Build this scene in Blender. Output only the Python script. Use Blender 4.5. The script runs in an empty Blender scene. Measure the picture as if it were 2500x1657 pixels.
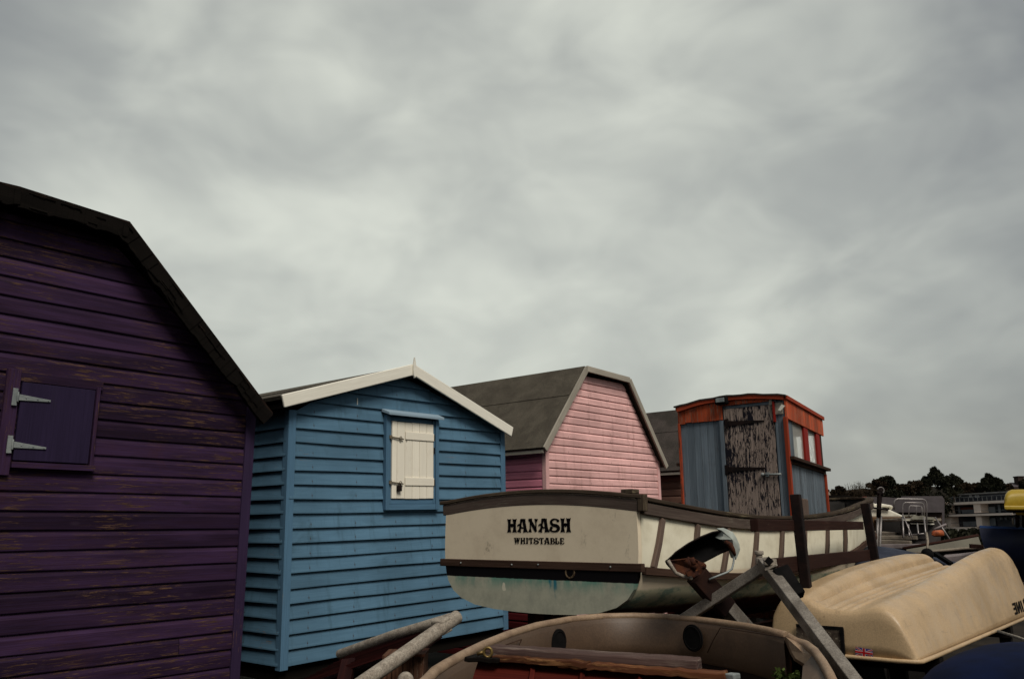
import bpy, bmesh, math, random
from mathutils import Vector, Matrix
random.seed(7)
R = math.radians
sc = bpy.context.scene
col = sc.collection

# ------------------------------------------------------------ camera, sky, sun, exposure
F_PX, CX, CY, PITCH, CAMZ = 2000.0, 1250.0, 828.5, R(13.4), 1.6
cam_d = bpy.data.cameras.new('camera'); cam = bpy.data.objects.new('camera', cam_d); col.objects.link(cam)
cam.location = (0, 0, CAMZ); cam.rotation_euler = (R(90) + PITCH, 0, 0)
cam_d.sensor_width = 36; cam_d.lens = F_PX / 2500 * 36; cam_d.clip_end = 3000; cam_d.clip_start = 0.05
sc.camera = cam

SUN_EL, SUN_AZ = 50, 153          # azimuth clockwise from +Y (to the right of and behind the camera)
world = bpy.data.worlds.new('World'); sc.world = world; world.use_nodes = True
wn = world.node_tree; wn.nodes.clear(); L = wn.links.new
def N(t, **k):
    n = wn.nodes.new(t)
    for a, b in k.items(): setattr(n, a, b)
    return n
out = N('ShaderNodeOutputWorld'); bg = N('ShaderNodeBackground'); L(bg.outputs[0], out.inputs[0])
sky = N('ShaderNodeTexSky', sky_type='NISHITA', sun_disc=False)
sky.sun_elevation = R(SUN_EL); sky.sun_rotation = R(SUN_AZ); sky.air_density = 1.5; sky.dust_density = 3
tc = N('ShaderNodeTexCoord'); sep = N('ShaderNodeSeparateXYZ'); L(tc.outputs['Generated'], sep.inputs[0])
def M(op, a, b=None, c=None, clamp=False):
    n = N('ShaderNodeMath', operation=op, use_clamp=clamp)
    for i, v in enumerate((a, b, c)):
        if v is None: continue
        if isinstance(v, (int, float)): n.inputs[i].default_value = v
        else: L(v, n.inputs[i])
    return n.outputs[0]
cmb = N('ShaderNodeCombineXYZ'); L(sep.outputs[0], cmb.inputs[0]); L(sep.outputs[1], cmb.inputs[1]); L(M('MULTIPLY', sep.outputs[2], 1.7), cmb.inputs[2])
def noise(scale, detail, rough, dist, sx=1, sy=1, off=(0, 0, 0), rot=0):
    mp = N('ShaderNodeMapping'); mp.inputs['Scale'].default_value = (sx, sy, 1); mp.inputs['Location'].default_value = off
    mp.inputs['Rotation'].default_value = (0, 0, rot); L(cmb.outputs[0], mp.inputs[0])
    n = N('ShaderNodeTexNoise'); L(mp.outputs[0], n.inputs[0])
    n.inputs['Scale'].default_value = scale; n.inputs['Detail'].default_value = detail
    n.inputs['Roughness'].default_value = rough; n.inputs['Distortion'].default_value = dist
    return n.outputs[0]
n1 = noise(2.6, 4, 0.5, 0.3, 1, 1, (21.3, 14.8, 0), 0)
n2 = noise(6.5, 3.5, 0.5, 0.4, 1, 1, (11.1, 13.9, 0), 0)
n3 = noise(1.3, 2, 0.5, 0.2, 1, 1, (19.4, 11.2, 0))
cl = M('ADD', M('ADD', M('MULTIPLY', n1, 0.46), M('MULTIPLY', n2, 0.30)), M('MULTIPLY', n3, 0.24))
mr = N('ShaderNodeMapRange', interpolation_type='SMOOTHSTEP'); L(cl, mr.inputs[0])
mr.inputs[1].default_value = 0.37; mr.inputs[2].default_value = 0.63; mr.inputs[3].default_value = 0.0; mr.inputs[4].default_value = 1.0
# the thinner, brighter part of the cloud lies ahead of the camera, low and slightly right
bd = Vector((-0.06, 1, 0.30)).normalized()
dot = N('ShaderNodeVectorMath', operation='DOT_PRODUCT'); L(tc.outputs['Generated'], dot.inputs[0]); dot.inputs[1].default_value = bd
lobe = N('ShaderNodeMapRange', interpolation_type='SMOOTHSTEP'); L(dot.outputs['Value'], lobe.inputs[0])
lobe.inputs[1].default_value = 0.74; lobe.inputs[2].default_value = 1.0; lobe.inputs[3].default_value = 0.0; lobe.inputs[4].default_value = 1.0
bright = M('ADD', M('MULTIPLY', mr.outputs[0], 0.42), M('MULTIPLY', lobe.outputs[0], 0.58))
ramp = N('ShaderNodeValToRGB'); L(bright, ramp.inputs[0])
e = ramp.color_ramp.elements
e[0].position = 0.0; e[0].color = (0.098, 0.103, 0.110, 1)
e[1].position = 1.0; e[1].color = (0.450, 0.462, 0.405, 1)
m_ = ramp.color_ramp.elements.new(0.5); m_.color = (0.240, 0.248, 0.230, 1)
sk = N('ShaderNodeMix', data_type='RGBA', blend_type='MIX'); sk.inputs[0].default_value = 0.93
sks = N('ShaderNodeVectorMath', operation='SCALE'); L(sky.outputs[0], sks.inputs[0]); sks.inputs['Scale'].default_value = 0.10
L(sks.outputs[0], sk.inputs[6]); L(ramp.outputs[0], sk.inputs[7]); L(sk.outputs[2], bg.inputs[0]); bg.inputs[1].default_value = 1.0

sun_d = bpy.data.lights.new('sun', 'SUN'); sun_d.energy = 1.5; sun_d.angle = R(24); sun_d.color = (1.0, 0.95, 0.86)
sun = bpy.data.objects.new('sun', sun_d); col.objects.link(sun)
sd = Vector((math.cos(R(SUN_EL)) * math.sin(R(SUN_AZ)), math.cos(R(SUN_EL)) * math.cos(R(SUN_AZ)), math.sin(R(SUN_EL))))
sun.rotation_euler = sd.to_track_quat('Z', 'Y').to_euler(); sun.location = sd * 30
sc.view_settings.view_transform = 'Standard'; sc.view_settings.look = 'None'
sc.view_settings.exposure = 0.75; sc.view_settings.gamma = 1.0

# ------------------------------------------------------------ measuring helpers (photo pixel -> real place)
CAM = Vector((0, 0, CAMZ))
def ray(px, py):
    u = (px - CX) / F_PX; v = (CY - py) / F_PX
    return Vector((u, math.cos(PITCH) - v * math.sin(PITCH), math.sin(PITCH) + v * math.cos(PITCH)))
def at(px, py, depth):
    r = ray(px, py); return CAM + r * (depth / r.y)
def onplane(px, py, p, n):
    r = ray(px, py); t = (Vector(p) - CAM).dot(n) / r.dot(n); return CAM + r * t
def loc2d(px, py, mat, yoff=0.0):
    """pixel -> local (x, z) on the local plane y = yoff of an object matrix"""
    n = (mat.to_3x3() @ Vector((0, 1, 0))).normalized(); p = mat @ Vector((0, yoff, 0))
    q = mat.inverted() @ onplane(px, py, p, n); return q.x, q.z

# ------------------------------------------------------------ mesh builder
class MB:
    def __init__(s): s.v = []; s.f = []; s.uv = []; s.r = []; s.sm = []
    def face(s, pts, uvs=None, r=None, smooth=False):
        i = len(s.v); s.v += [tuple(p) for p in pts]; s.f.append(tuple(range(i, i + len(pts))))
        s.uv.append(uvs or [(0, 0)] * len(pts)); s.r.append(random.random() if r is None else r); s.sm.append(smooth)
    def hexa(s, P, r=None, uo=None):
        """8 corners: 0-3 one end, 4-7 the other end (length direction 0->4); shares vertices so a bevel works"""
        i = len(s.v); s.v += [tuple(p) for p in P]; r = random.random() if r is None else r
        uo = (random.uniform(0, 40), random.uniform(0, 40)) if uo is None else uo
        P = [Vector(p) for p in P]
        Ln = (P[4] - P[0]).length; a = (P[1] - P[0]).length; b = (P[2] - P[1]).length
        for k, (w0, w1) in enumerate(((0, a), (a, a + b), (a + b, 2 * a + b), (2 * a + b, 2 * a + 2 * b))):
            j = (k + 1) % 4
            s.f.append((i + k, i + j, i + 4 + j, i + 4 + k))
            s.uv.append([(uo[0], uo[1] + w0), (uo[0], uo[1] + w1), (uo[0] + Ln, uo[1] + w1), (uo[0] + Ln, uo[1] + w0)]); s.r.append(r); s.sm.append(False)
        s.f.append((i + 3, i + 2, i + 1, i)); s.f.append((i + 4, i + 5, i + 6, i + 7))
        for _ in range(2):
            s.uv.append([(uo[0], uo[1]), (uo[0], uo[1] + a), (uo[0] + b, uo[1] + a), (uo[0] + b, uo[1])]); s.r.append(r); s.sm.append(False)
    def box(s, x0, x1, y0, y1, z0, z1, axis=None, r=None):
        d = (abs(x1 - x0), abs(y1 - y0), abs(z1 - z0)); ax = d.index(max(d)) if axis is None else axis
        if ax == 0: P = [(x0, y0, z0), (x0, y1, z0), (x0, y1, z1), (x0, y0, z1), (x1, y0, z0), (x1, y1, z0), (x1, y1, z1), (x1, y0, z1)]
        elif ax == 1: P = [(x1, y0, z0), (x0, y0, z0), (x0, y0, z1), (x1, y0, z1), (x1, y1, z0), (x0, y1, z0), (x0, y1, z1), (x1, y1, z1)]
        else: P = [(x0, y0, z0), (x1, y0, z0), (x1, y1, z0), (x0, y1, z0), (x0, y0, z1), (x1, y0, z1), (x1, y1, z1), (x0, y1, z1)]
        s.hexa(P, r)
    def beam(s, p0, p1, w, h, up=(0, 0, 1), r=None):
        p0, p1, up = Vector(p0), Vector(p1), Vector(up); d = (p1 - p0).normalized()
        x = d.cross(up).normalized(); u = x.cross(d).normalized()
        o = [(-w / 2, -h / 2), (w / 2, -h / 2), (w / 2, h / 2), (-w / 2, h / 2)]
        s.hexa([p0 + x * a + u * b for a, b in o] + [p1 + x * a + u * b for a, b in o], r)
    def chain(s, pts, w, h, up=(0, 0, 1), lean=None, closed=False):
        """bent timber along points, w sideways, h upwards"""
        pts = [Vector(p) for p in pts]; n = len(pts); rows = []; acc = 0
        for i, p in enumerate(pts):
            if closed: d = pts[(i + 1) % n] - pts[i - 1]
            else: d = pts[min(i + 1, n - 1)] - pts[max(i - 1, 0)]
            d.normalize(); U = Vector(up(i) if callable(up) else up); x = d.cross(U).normalized(); u = x.cross(d).normalized()
            ww = w(i) if callable(w) else w; hh = h(i) if callable(h) else h
            rows.append([p - x * ww / 2 - u * hh / 2, p + x * ww / 2 - u * hh / 2, p + x * ww / 2 + u * hh / 2, p - x * ww / 2 + u * hh / 2])
        s.rows(rows, loop=True, smooth=False, caps=not closed, closed=closed)
    def rows(s, rows, loop=False, smooth=True, caps=False, closed=False, uo=(0, 0)):
        i0 = len(s.v); m = len(rows[0]); n = len(rows)
        for rw in rows: s.v += [tuple(p) for p in rw]
        ul = [0.0]
        for k in range(1, n + 1):
            a = Vector(rows[k - 1][0]); b = Vector(rows[k % n][0]); ul.append(ul[-1] + max((b - a).length, (Vector(rows[k % n][m // 2]) - Vector(rows[k - 1][m // 2])).length))
        mid = rows[n // 2]; vl = [0.0]
        for k in range(1, m + 1): vl.append(vl[-1] + (Vector(mid[k % m]) - Vector(mid[k - 1])).length)
        rr = random.random()
        for a in range(n if closed else n - 1):
            for b in range(m if loop else m - 1):
                a2, b2 = (a + 1) % n, (b + 1) % m
                s.f.append((i0 + a * m + b, i0 + a * m + b2, i0 + a2 * m + b2, i0 + a2 * m + b))
                s.uv.append([(ul[a] + uo[0], vl[b] + uo[1]), (ul[a] + uo[0], vl[b + 1] + uo[1]), (ul[a + 1] + uo[0], vl[b + 1] + uo[1]), (ul[a + 1] + uo[0], vl[b] + uo[1])])
                s.r.append(rr); s.sm.append(smooth)
        if caps:
            for a, rev in ((0, True), (n - 1, False)):
                f = [i0 + a * m + b for b in range(m)]
                s.f.append(tuple(reversed(f) if rev else f)); s.uv.append([(p * .02, p * .02) for p in range(m)]); s.r.append(rr); s.sm.append(False)
    def tube(s, pts, rad, n=10, closed=False, caps=True):
        pts = [Vector(p) for p in pts]; rows = []; k = len(pts); prev = None
        for i, p in enumerate(pts):
            d = (pts[(i + 1) % k] - pts[i - 1]) if closed else (pts[min(i + 1, k - 1)] - pts[max(i - 1, 0)])
            d.normalize()
            if prev is None: ref = Vector((0, 0, 1)) if abs(d.z) < .9 else Vector((1, 0, 0)); x = d.cross(ref).normalized()
            else: x = (prev - d * prev.dot(d)).normalized()
            prev = x; y = d.cross(x); r_ = rad[i] if isinstance(rad, (list, tuple)) else rad
            rows.append([p + (x * math.cos(2 * math.pi * j / n) + y * math.sin(2 * math.pi * j / n)) * r_ for j in range(n)])
        s.rows(rows, loop=True, smooth=True, caps=caps and not closed, closed=closed)
    def prism(s, poly, ax, ay, o, t):
        """2-D polygon in the plane (o, ax, ay), thickness t along ax x ay"""
        o, ax, ay = Vector(o), Vector(ax), Vector(ay); nz = ax.cross(ay).normalized()
        a = [o + ax * x + ay * y for x, y in poly]; b = [p + nz * t for p in a]; i = len(s.v); m = len(poly)
        s.v += [tuple(p) for p in a + b]; rr = random.random()
        s.f.append(tuple(reversed(range(i, i + m)))); s.uv.append([poly[k] for k in reversed(range(m))]); s.r.append(rr); s.sm.append(False)
        s.f.append(tuple(range(i + m, i + 2 * m))); s.uv.append(list(poly)); s.r.append(rr); s.sm.append(False)
        for k in range(m):
            j = (k + 1) % m; s.f.append((i + k, i + j, i + m + j, i + m + k)); s.uv.append([poly[k], poly[j], poly[j], poly[k]]); s.r.append(rr); s.sm.append(False)
    def ball(s, c, rx, ry=None, rz=None, n=10, m=8):
        ry = ry or rx; rz = rz or rx; c = Vector(c); rows = []
        for i in range(m + 1):
            th = math.pi * i / m; rows.append([c + Vector((rx * math.sin(th) * math.cos(2 * math.pi * j / n), ry * math.sin(th) * math.sin(2 * math.pi * j / n), rz * math.cos(th) )) for j in range(n)])
        s.rows(rows, loop=True)
    def build(s, name, mat, parent=None, bevel=0, merge=False, solid=0, subsurf=0):
        me = bpy.data.meshes.new(name); me.from_pydata(s.v, [], s.f); me.validate(clean_customdata=False)
        if len(me.polygons) == len(s.f):
            ul = me.uv_layers.new(name='UVMap'); at_ = me.attributes.new('rnd', 'FLOAT', 'FACE')
            for p, uv, r_, sm in zip(me.polygons, s.uv, s.r, s.sm):
                p.use_smooth = sm; at_.data[p.index].value = r_
                for li, c in zip(p.loop_indices, uv): ul.data[li].uv = c
        me.materials.append(mat)
        o = bpy.data.objects.new(name, me); col.objects.link(o)
        if parent: o.parent = parent
        if merge:
            bm = bmesh.new(); bm.from_mesh(me); bmesh.ops.remove_doubles(bm, verts=bm.verts, dist=1e-4); bm.to_mesh(me); bm.free()
        if solid:
            md = o.modifiers.new('solid', 'SOLIDIFY'); md.thickness = abs(solid); md.offset = -1 if solid > 0 else 1
        if subsurf:
            md = o.modifiers.new('sub', 'SUBSURF'); md.levels = md.render_levels = subsurf
        if bevel:
            md = o.modifiers.new('bev', 'BEVEL'); md.width = bevel; md.segments = 2; md.limit_method = 'ANGLE'; md.angle_limit = R(40)
        return o
def tag(o, label=None, cat=None, group=None, kind=None):
    for k, v in (('label', label), ('category', cat), ('group', group), ('kind', kind)):
        if v: o[k] = v
    return o
def empty(name, mat, label=None, cat=None, group=None):
    o = bpy.data.objects.new(name, None); o.empty_display_size = .2; col.objects.link(o)
    o.matrix_world = mat if isinstance(mat, Matrix) else Matrix.Translation(mat)
    return tag(o, label, cat, group)

# ------------------------------------------------------------ materials
class NT:
    def __init__(s, name):
        s.m = bpy.data.materials.new(name); s.m.use_nodes = True; s.t = s.m.node_tree; s.b = s.t.nodes['Principled BSDF']
    def n(s, t, **k):
        x = s.t.nodes.new(t)
        for a, b in k.items(): setattr(x, a, b)
        return x
    def l(s, a, b): s.t.links.new(a, b)
    def noise(s, vec, scale, sc3=(1, 1, 1), detail=4, rough=.55, dist=0):
        mp = s.n('ShaderNodeMapping'); mp.inputs['Scale'].default_value = sc3; s.l(vec, mp.inputs[0])
        x = s.n('ShaderNodeTexNoise'); s.l(mp.outputs[0], x.inputs[0]); x.inputs['Scale'].default_value = scale
        x.inputs['Detail'].default_value = detail; x.inputs['Roughness'].default_value = rough; x.inputs['Distortion'].default_value = dist
        return x.outputs[0]
    def step(s, v, a, b, lo=0, hi=1):
        x = s.n('ShaderNodeMapRange', interpolation_type='SMOOTHSTEP'); s.l(v, x.inputs[0])
        for i, q in enumerate((a, b, lo, hi)): x.inputs[i + 1].default_value = q
        return x.outputs[0]
    def mix(s, f, a, b, mode='MIX'):
        x = s.n('ShaderNodeMix', data_type='RGBA', blend_type=mode)
        if isinstance(f, (int, float)): x.inputs[0].default_value = f
        else: s.l(f, x.inputs[0])
        for i, q in ((6, a), (7, b)):
            if isinstance(q, tuple): x.inputs[i].default_value = (*q[:3], 1)
            else: s.l(q, x.inputs[i])
        return x.outputs[2]
    def math(s, op, a, b=0.0):
        x = s.n('ShaderNodeMath', operation=op)
        for i, q in ((0, a), (1, b)):
            if isinstance(q, (int, float)): x.inputs[i].default_value = q
            else: s.l(q, x.inputs[i])
        return x.outputs[0]
    def bump(s, h, strength=.4, dist=.004):
        x = s.n('ShaderNodeBump'); x.inputs['Strength'].default_value = strength; x.inputs['Distance'].default_value = dist
        s.l(h, x.inputs['Height']); s.l(x.outputs[0], s.b.inputs['Normal'])
    def uv(s): return s.n('ShaderNodeTexCoord').outputs['UV']
    def obj(s): return s.n('ShaderNodeTexCoord').outputs['Object']
    def rnd(s): return s.n('ShaderNodeAttribute', attribute_name='rnd').outputs['Fac']
    def grey(s, f, lo, hi):
        r_ = s.step(f, 0, 1, lo, hi); c = s.n('ShaderNodeCombineColor')
        for i in range(3): s.l(r_, c.inputs[i])
        return c.outputs[0]
def wood(name, c, worn, wear=.3, fleck=.5, var=.18, rough=.75, c2=None, knots=False, spec=.08, patch=1.0, dirt=(.02, .018, .015), dirtamt=.35, edge=.08, nails=0, streak=0):
    """painted or bare timber; UV u runs along the grain in metres"""
    t = NT(name); uv = t.uv()
    pb = t.n('ShaderNodeVectorMath', operation='ADD'); t.l(uv, pb.inputs[0])
    rs = t.n('ShaderNodeVectorMath', operation='SCALE'); cb = t.n('ShaderNodeCombineXYZ'); t.l(t.rnd(), cb.inputs[0]); t.l(t.rnd(), cb.inputs[1])
    t.l(cb.outputs[0], rs.inputs[0]); rs.inputs['Scale'].default_value = 17.0; t.l(rs.outputs[0], pb.inputs[1]); v = pb.outputs[0]
    grain = t.noise(v, 1, (3, 120, 1), 5, .65, .3)
    big = t.noise(uv, 1, (1.3, 2.2, 1), 3, .5)
    flk = t.noise(v, 1, (5.5, 70, 1), 6, .74, .5)
    base = t.mix(t.step(grain, .3, .7), c, c2 or tuple(x * .78 for x in c))
    base = t.mix(1.0, base, t.grey(t.rnd(), 1 - var, 1 + var), 'MULTIPLY')
    lowf = t.noise(v, 1, (1.1, 9, 1), 4, .6)
    base = t.mix(1.0, base, t.grey(t.step(lowf, .3, .7), 1 - var * .8, 1 + var * .8), 'MULTIPLY')
    m1 = t.math('MULTIPLY', t.step(flk, .62 - .14 * fleck, .62 - .14 * fleck + edge), t.step(big, .62 - wear * .35, .72 - wear * .25))
    wornc = t.mix(t.step(t.noise(v, 1, (6, 30, 1), 3), .35, .65), worn, tuple(x * .55 for x in worn))
    base = t.mix(t.math('MULTIPLY', m1, patch), base, wornc)
    dn = t.noise(uv, 1, (2.5, 3.5, 1), 6, .7, .5)
    base = t.mix(t.step(dn, .55, .8, 0, dirtamt), base, dirt)
    if streak:
        sn = t.noise(uv, 1, (11, 1.6, 1), 5, .65); base = t.mix(t.step(sn, .52, .72, 0, streak), base, dirt)
        fd = t.noise(uv, 1, (1.6, 1.1, 1), 3, .5); base = t.mix(1.0, base, t.grey(t.step(fd, .3, .7), .90, 1.10), 'MULTIPLY')
    if nails:
        sp_ = t.n('ShaderNodeSeparateXYZ'); t.l(uv, sp_.inputs[0])
        du = t.math('ABSOLUTE', t.math('SUBTRACT', t.math('FRACT', t.math('DIVIDE', sp_.outputs[0], .46)), .5))
        dv = t.math('ABSOLUTE', t.math('SUBTRACT', t.math('FRACT', t.math('DIVIDE', sp_.outputs[1], nails)), .26))
        nm = t.math('MULTIPLY', t.step(du, .008, .014, 1, 0), t.step(dv, .035, .075, 1, 0))
        run = t.math('MULTIPLY', t.step(du, .006, .012, .35, 0), t.step(dv, .10, .26, 1, 0))
        base = t.mix(t.math('MULTIPLY', t.math('MAXIMUM', nm, run), t.step(t.rnd(), .35, .5, .15, .8)), base, (.045, .028, .02))
    if knots:
        vo = t.n('ShaderNodeTexVoronoi'); mp = t.n('ShaderNodeMapping'); mp.inputs['Scale'].default_value = (3.2, 8.5, 1)
        t.l(v, mp.inputs[0]); t.l(mp.outputs[0], vo.inputs[0]); vo.inputs['Scale'].default_value = 1
        base = t.mix(t.step(vo.outputs['Distance'], .05, .16, .75, 0), base, knots)
    t.l(base, t.b.inputs['Base Color']); t.b.inputs['Roughness'].default_value = rough; t.b.inputs['Specular IOR Level'].default_value = spec
    t.bump(t.math('SUBTRACT', t.math('MULTIPLY', grain, .8), t.math('MULTIPLY', m1, .6)), .55, .0035)
    return t.m
def plain(name, c, c2=None, scale=6, rough=.6, metal=0, spec=.15, bump=.15, bscale=90, sc3=(1, 1, 1), lo=.35, hi=.65, spot=None, spots=.66, speckle=0):
    t = NT(name); ob = t.obj(); n = t.noise(ob, scale, sc3, 6, .62, .3)
    base = t.mix(t.step(n, lo, hi), c, c2 or tuple(x * .7 for x in c))
    if spot: base = t.mix(t.step(t.noise(ob, scale * 2.7, sc3, 6, .7, .2), spots, spots + .06), base, spot)
    if speckle:
        base = t.mix(1.0, base, t.grey(t.step(t.noise(ob, 160, (1, 1, 1), 2, .8), .3, .7), 1 - speckle, 1 + speckle), 'MULTIPLY')
    t.l(base, t.b.inputs['Base Color']); t.b.inputs['Roughness'].default_value = rough; t.b.inputs['Metallic'].default_value = metal
    t.b.inputs['Specular IOR Level'].default_value = spec
    if bump: t.bump(t.noise(ob, bscale, (1, 1, 1), 3, .7), bump, .003)
    return t.m

mt = {}
mt['purple'] = wood('purple_paint', (.029, .0145, .041), (.105, .056, .034), .62, .62, .35, .7, c2=(.024, .0105, .024), knots=(.028, .016, .03), dirt=(.05, .018, .016), dirtamt=.5)
mt['purple_smooth'] = wood('purple_shutter_paint', (.026, .017, .046), (.16, .08, .05), .05, .3, .1, .6)
mt['purple_trim'] = wood('purple_trim_paint', (.040, .024, .060), (.24, .12, .07), .1, .3, .1, .6)
mt['blue'] = wood('blue_paint', (.088, .172, .248), (.25, .16, .10), .05, .3, .09, .65, c2=(.074, .150, .222), dirt=(.03, .06, .075), dirtamt=.5, nails=.1145, streak=.4)
mt['blue_trim'] = wood('blue_trim_paint', (.085, .172, .262), (.25, .2, .15), .02, .3, .06, .6, dirtamt=.2)
mt['hood'] = wood('pale_blue_paint', (.27, .36, .43), (.25, .2, .15), .02, .3, .06, .6)
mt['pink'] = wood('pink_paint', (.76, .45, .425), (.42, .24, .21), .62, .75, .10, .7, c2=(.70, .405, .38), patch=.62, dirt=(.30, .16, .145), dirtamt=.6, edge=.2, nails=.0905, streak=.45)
mt['pink_side'] = wood('shaded_side_pink', (.66, .23, .30), (.2, .08, .08), .3, .5, .14, .7, dirt=(.14, .04, .05), patch=.6)  # deeper than the front: the side's weaker light is put into the colour
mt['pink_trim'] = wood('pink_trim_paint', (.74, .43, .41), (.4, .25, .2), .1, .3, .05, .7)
mt['shade_red'] = wood('dark_red_shade', (.075, .009, .010), (.12, .03, .02), .3, .4, .2, .7, c2=(.05, .006, .007))
mt['brown'] = wood('brown_stain', (.155, .085, .062), (.25, .18, .13), .2, .4, .15)
mt['greywood'] = wood('silvered_timber', (.40, .36, .295), (.50, .46, .38), .4, .5, .15, .85, c2=(.28, .25, .205))
mt['rotten'] = wood('rotten_black_timber', (.0065, .005, .004), (.10, .055, .035), .30, .25, .3, .95, dirt=(.003, .0025, .002))
mt['white'] = wood('white_gloss_paint', (.86, .82, .71), (.45, .38, .28), .0, .2, .02, .45, c2=(.74, .70, .60), dirt=(.40, .36, .26), dirtamt=.35)
mt['shutter'] = wood('cream_white_paint', (.84, .78, .65), (.5, .3, .2), .02, .3, .035, .6, c2=(.80, .74, .62), dirt=(.5, .40, .28), dirtamt=.45)
mt['oak'] = wood('weathered_gunwale_oak', (.088, .067, .054), (.20, .17, .135), .45, .6, .2, .9, c2=(.055, .038, .032), dirt=(.02, .014, .01), dirtamt=.6)
mt['oaklow'] = wood('dark_strake_oak', (.060, .034, .024), (.16, .10, .07), .3, .5, .2, .9, c2=(.036, .02, .014), dirt=(.01, .007, .006), dirtamt=.6)
mt['oaktop'] = wood('lichened_oak', (.085, .06, .042), (.17, .14, .085), .5, .75, .2, .95, c2=(.03, .022, .016), dirt=(.012, .01, .008), dirtamt=.6)
mt['batten'] = wood('grey_brown_batten', (.13, .095, .075), (.24, .2, .16), .35, .5, .15, .85, c2=(.09, .058, .046))
mt['rust'] = plain('rusty_steel', (.075, .026, .013), (.025, .011, .009), 22, .85, .0, .08, .6, 120, spot=(.26, .09, .03), spots=.62)
mt['boltm'] = plain('tarnished_bolt', (.12, .10, .07), (.20, .17, .12), 40, .6, .2, .2, .2, spot=(.10, .04, .02), spots=.6)
mt['drain'] = plain('stained_bronze_ring', (.14, .10, .06), (.05, .03, .018), 40, .7, .2, .1, .2)
mt['rust2'] = plain('dark_rusty_post', (.030, .014, .010), (.018, .010, .009), 8, .85, .0, .08, .5, 120, spot=(.12, .04, .02), spots=.68)
mt['iron'] = plain('black_iron', (.008, .006, .006), (.016, .009, .008), 14, .7, .0, .08, .4, 90)
mt['redbeam'] = wood('rust_brown_timber', (.034, .015, .011), (.11, .075, .055), .3, .4, .15, .85, c2=(.022, .009, .007))
mt['galv'] = plain('galvanised_steel', (.25, .22, .185), (.12, .10, .08), 9, .55, .35, .5, .3, 130, spot=(.10, .05, .03), spots=.63, speckle=.25)
mt['galvpipe'] = plain('mottled_galvanised_pipe', (.31, .27, .22), (.21, .175, .14), 40, .8, .0, .15, .3, 160, spot=(.16, .09, .06), spots=.66, speckle=.25)
mt['rubber'] = plain('black_rubber', (.004, .004, .004), (.008, .007, .007), 12, .9, 0, .06, .2)
mt['felt'] = plain('grey_roofing_felt', (.085, .073, .055), (.058, .049, .037), 3.5, .95, 0, .15, .8, 260, speckle=.45)
mt['felt2'] = plain('dark_roofing_felt', (.062, .050, .044), (.038, .032, .027), 3.0, .95, 0, .15, .8, 260, speckle=.45)
mt['oldfelt'] = plain('rotten_black_felt', (.007, .006, .005), (.022, .013, .010), 5, .95, 0, .04, .8, 200)
mt['steelgrey'] = plain('grey_zinc', (.26, .28, .27), (.17, .19, .19), 18, .55, .3, .5, .2, spot=(.16, .09, .05), spots=.66)
mt['black'] = plain('black_lettering', (.004, .003, .004), (.006, .005, .005), 5, .7, 0, .05, 0)
mt['dark'] = plain('dark_interior', (.022, .02, .018), (.012, .011, .01), 5, .9, 0, .2, .1)
mt['pebble'] = plain('dark_shingle_ground', (.030, .023, .017), (.012, .010, .008), 1.2, .95, 0, .05, 1.0, 24, speckle=.5)

# ------------------------------------------------------------ ground
g = MB(); S = 1500; n_ = 24
g.rows([[(-S + 2 * S * i / n_, -S + 2 * S * j / n_, 0) for j in range(n_ + 1)] for i in range(n_ + 1)], smooth=False)
tag(g.build('shingle_ground', mt['pebble']), kind='structure')

# ------------------------------------------------------------ huts
ANG = R(50)                                     # every hut front runs along this direction
AX = Vector((math.cos(ANG), math.sin(ANG), 0)); DY = Vector((-math.sin(ANG), math.cos(ANG), 0))
def hutmat(x, y, z, lean=0.0): return Matrix.Translation((x, y, z)) @ Matrix.Rotation(ANG, 4, 'Z') @ Matrix.Rotation(-lean, 4, 'Y')
FEATHER = [(0.0, .029), (.08, .0285), (1.0, .006)]             # (share of board height, projection)
SHIPLAP = [(0.0, .018), (.04, .020), (.70, .019), (.80, .013), (.90, .008), (1.0, .006)]
def clap(mb, ext, z0, z1, ex, prof, f, wob=.0018, seg=.45):
    """horizontal weatherboards; ext(z)->(u0,u1); f(u, out, z)->point"""
    z = z0; uo = random.uniform(0, 30)
    while z < z1 - 1e-4:
        zt = min(z + ex, z1); a0, a1 = ext(z + .0005); b0, b1 = ext(min(zt, z1 - .002)); w = max(a1 - a0, .05)
        n = max(2, int(w / seg)); rr = random.random(); rows = []
        js = [random.gauss(0, wob) for _ in range(n + 1)]; jo = [random.gauss(0, wob) for _ in range(n + 1)]
        for k in range(n + 1):
            t_ = k / n; row = []
            row.append((a0 + (a1 - a0) * t_, .003, z + js[k]))
            for fr, off in prof:
                zz = z + (zt - z) * fr; lo = a0 + (b0 - a0) * fr; hi = a1 + (b1 - a1) * fr
                row.append((lo + (hi - lo) * t_, off + jo[k] * (1 - fr), zz + js[k] * (1 - fr)))
            rows.append(row)
        jk = random.randrange(1, n) if (n > 3 and abs(a0 - b0) + abs(a1 - b1) < .01 and random.random() < .16) else -1
        for k in range(n):
            if k == jk:
                rr = random.random(); rows = [list(r_) for r_ in rows]
                gap = [tuple(Vector(p) + Vector((.0035, 0, 0))) for p in rows[k]]; keep = rows[k]; rows[k] = gap
            for i in range(len(rows[0]) - 1):
                q = [rows[k][i], rows[k][i + 1], rows[k + 1][i + 1], rows[k + 1][i]]
                mb.face([f(*p) for p in q], [(p[0] + uo, p[2] * 1.0 + (i == 0) * .3) for p in q], rr)
        z += ex
def front(u, o, z): return (u, -o, z)
def lside(u, o, z): return (-o, u, z)
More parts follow.
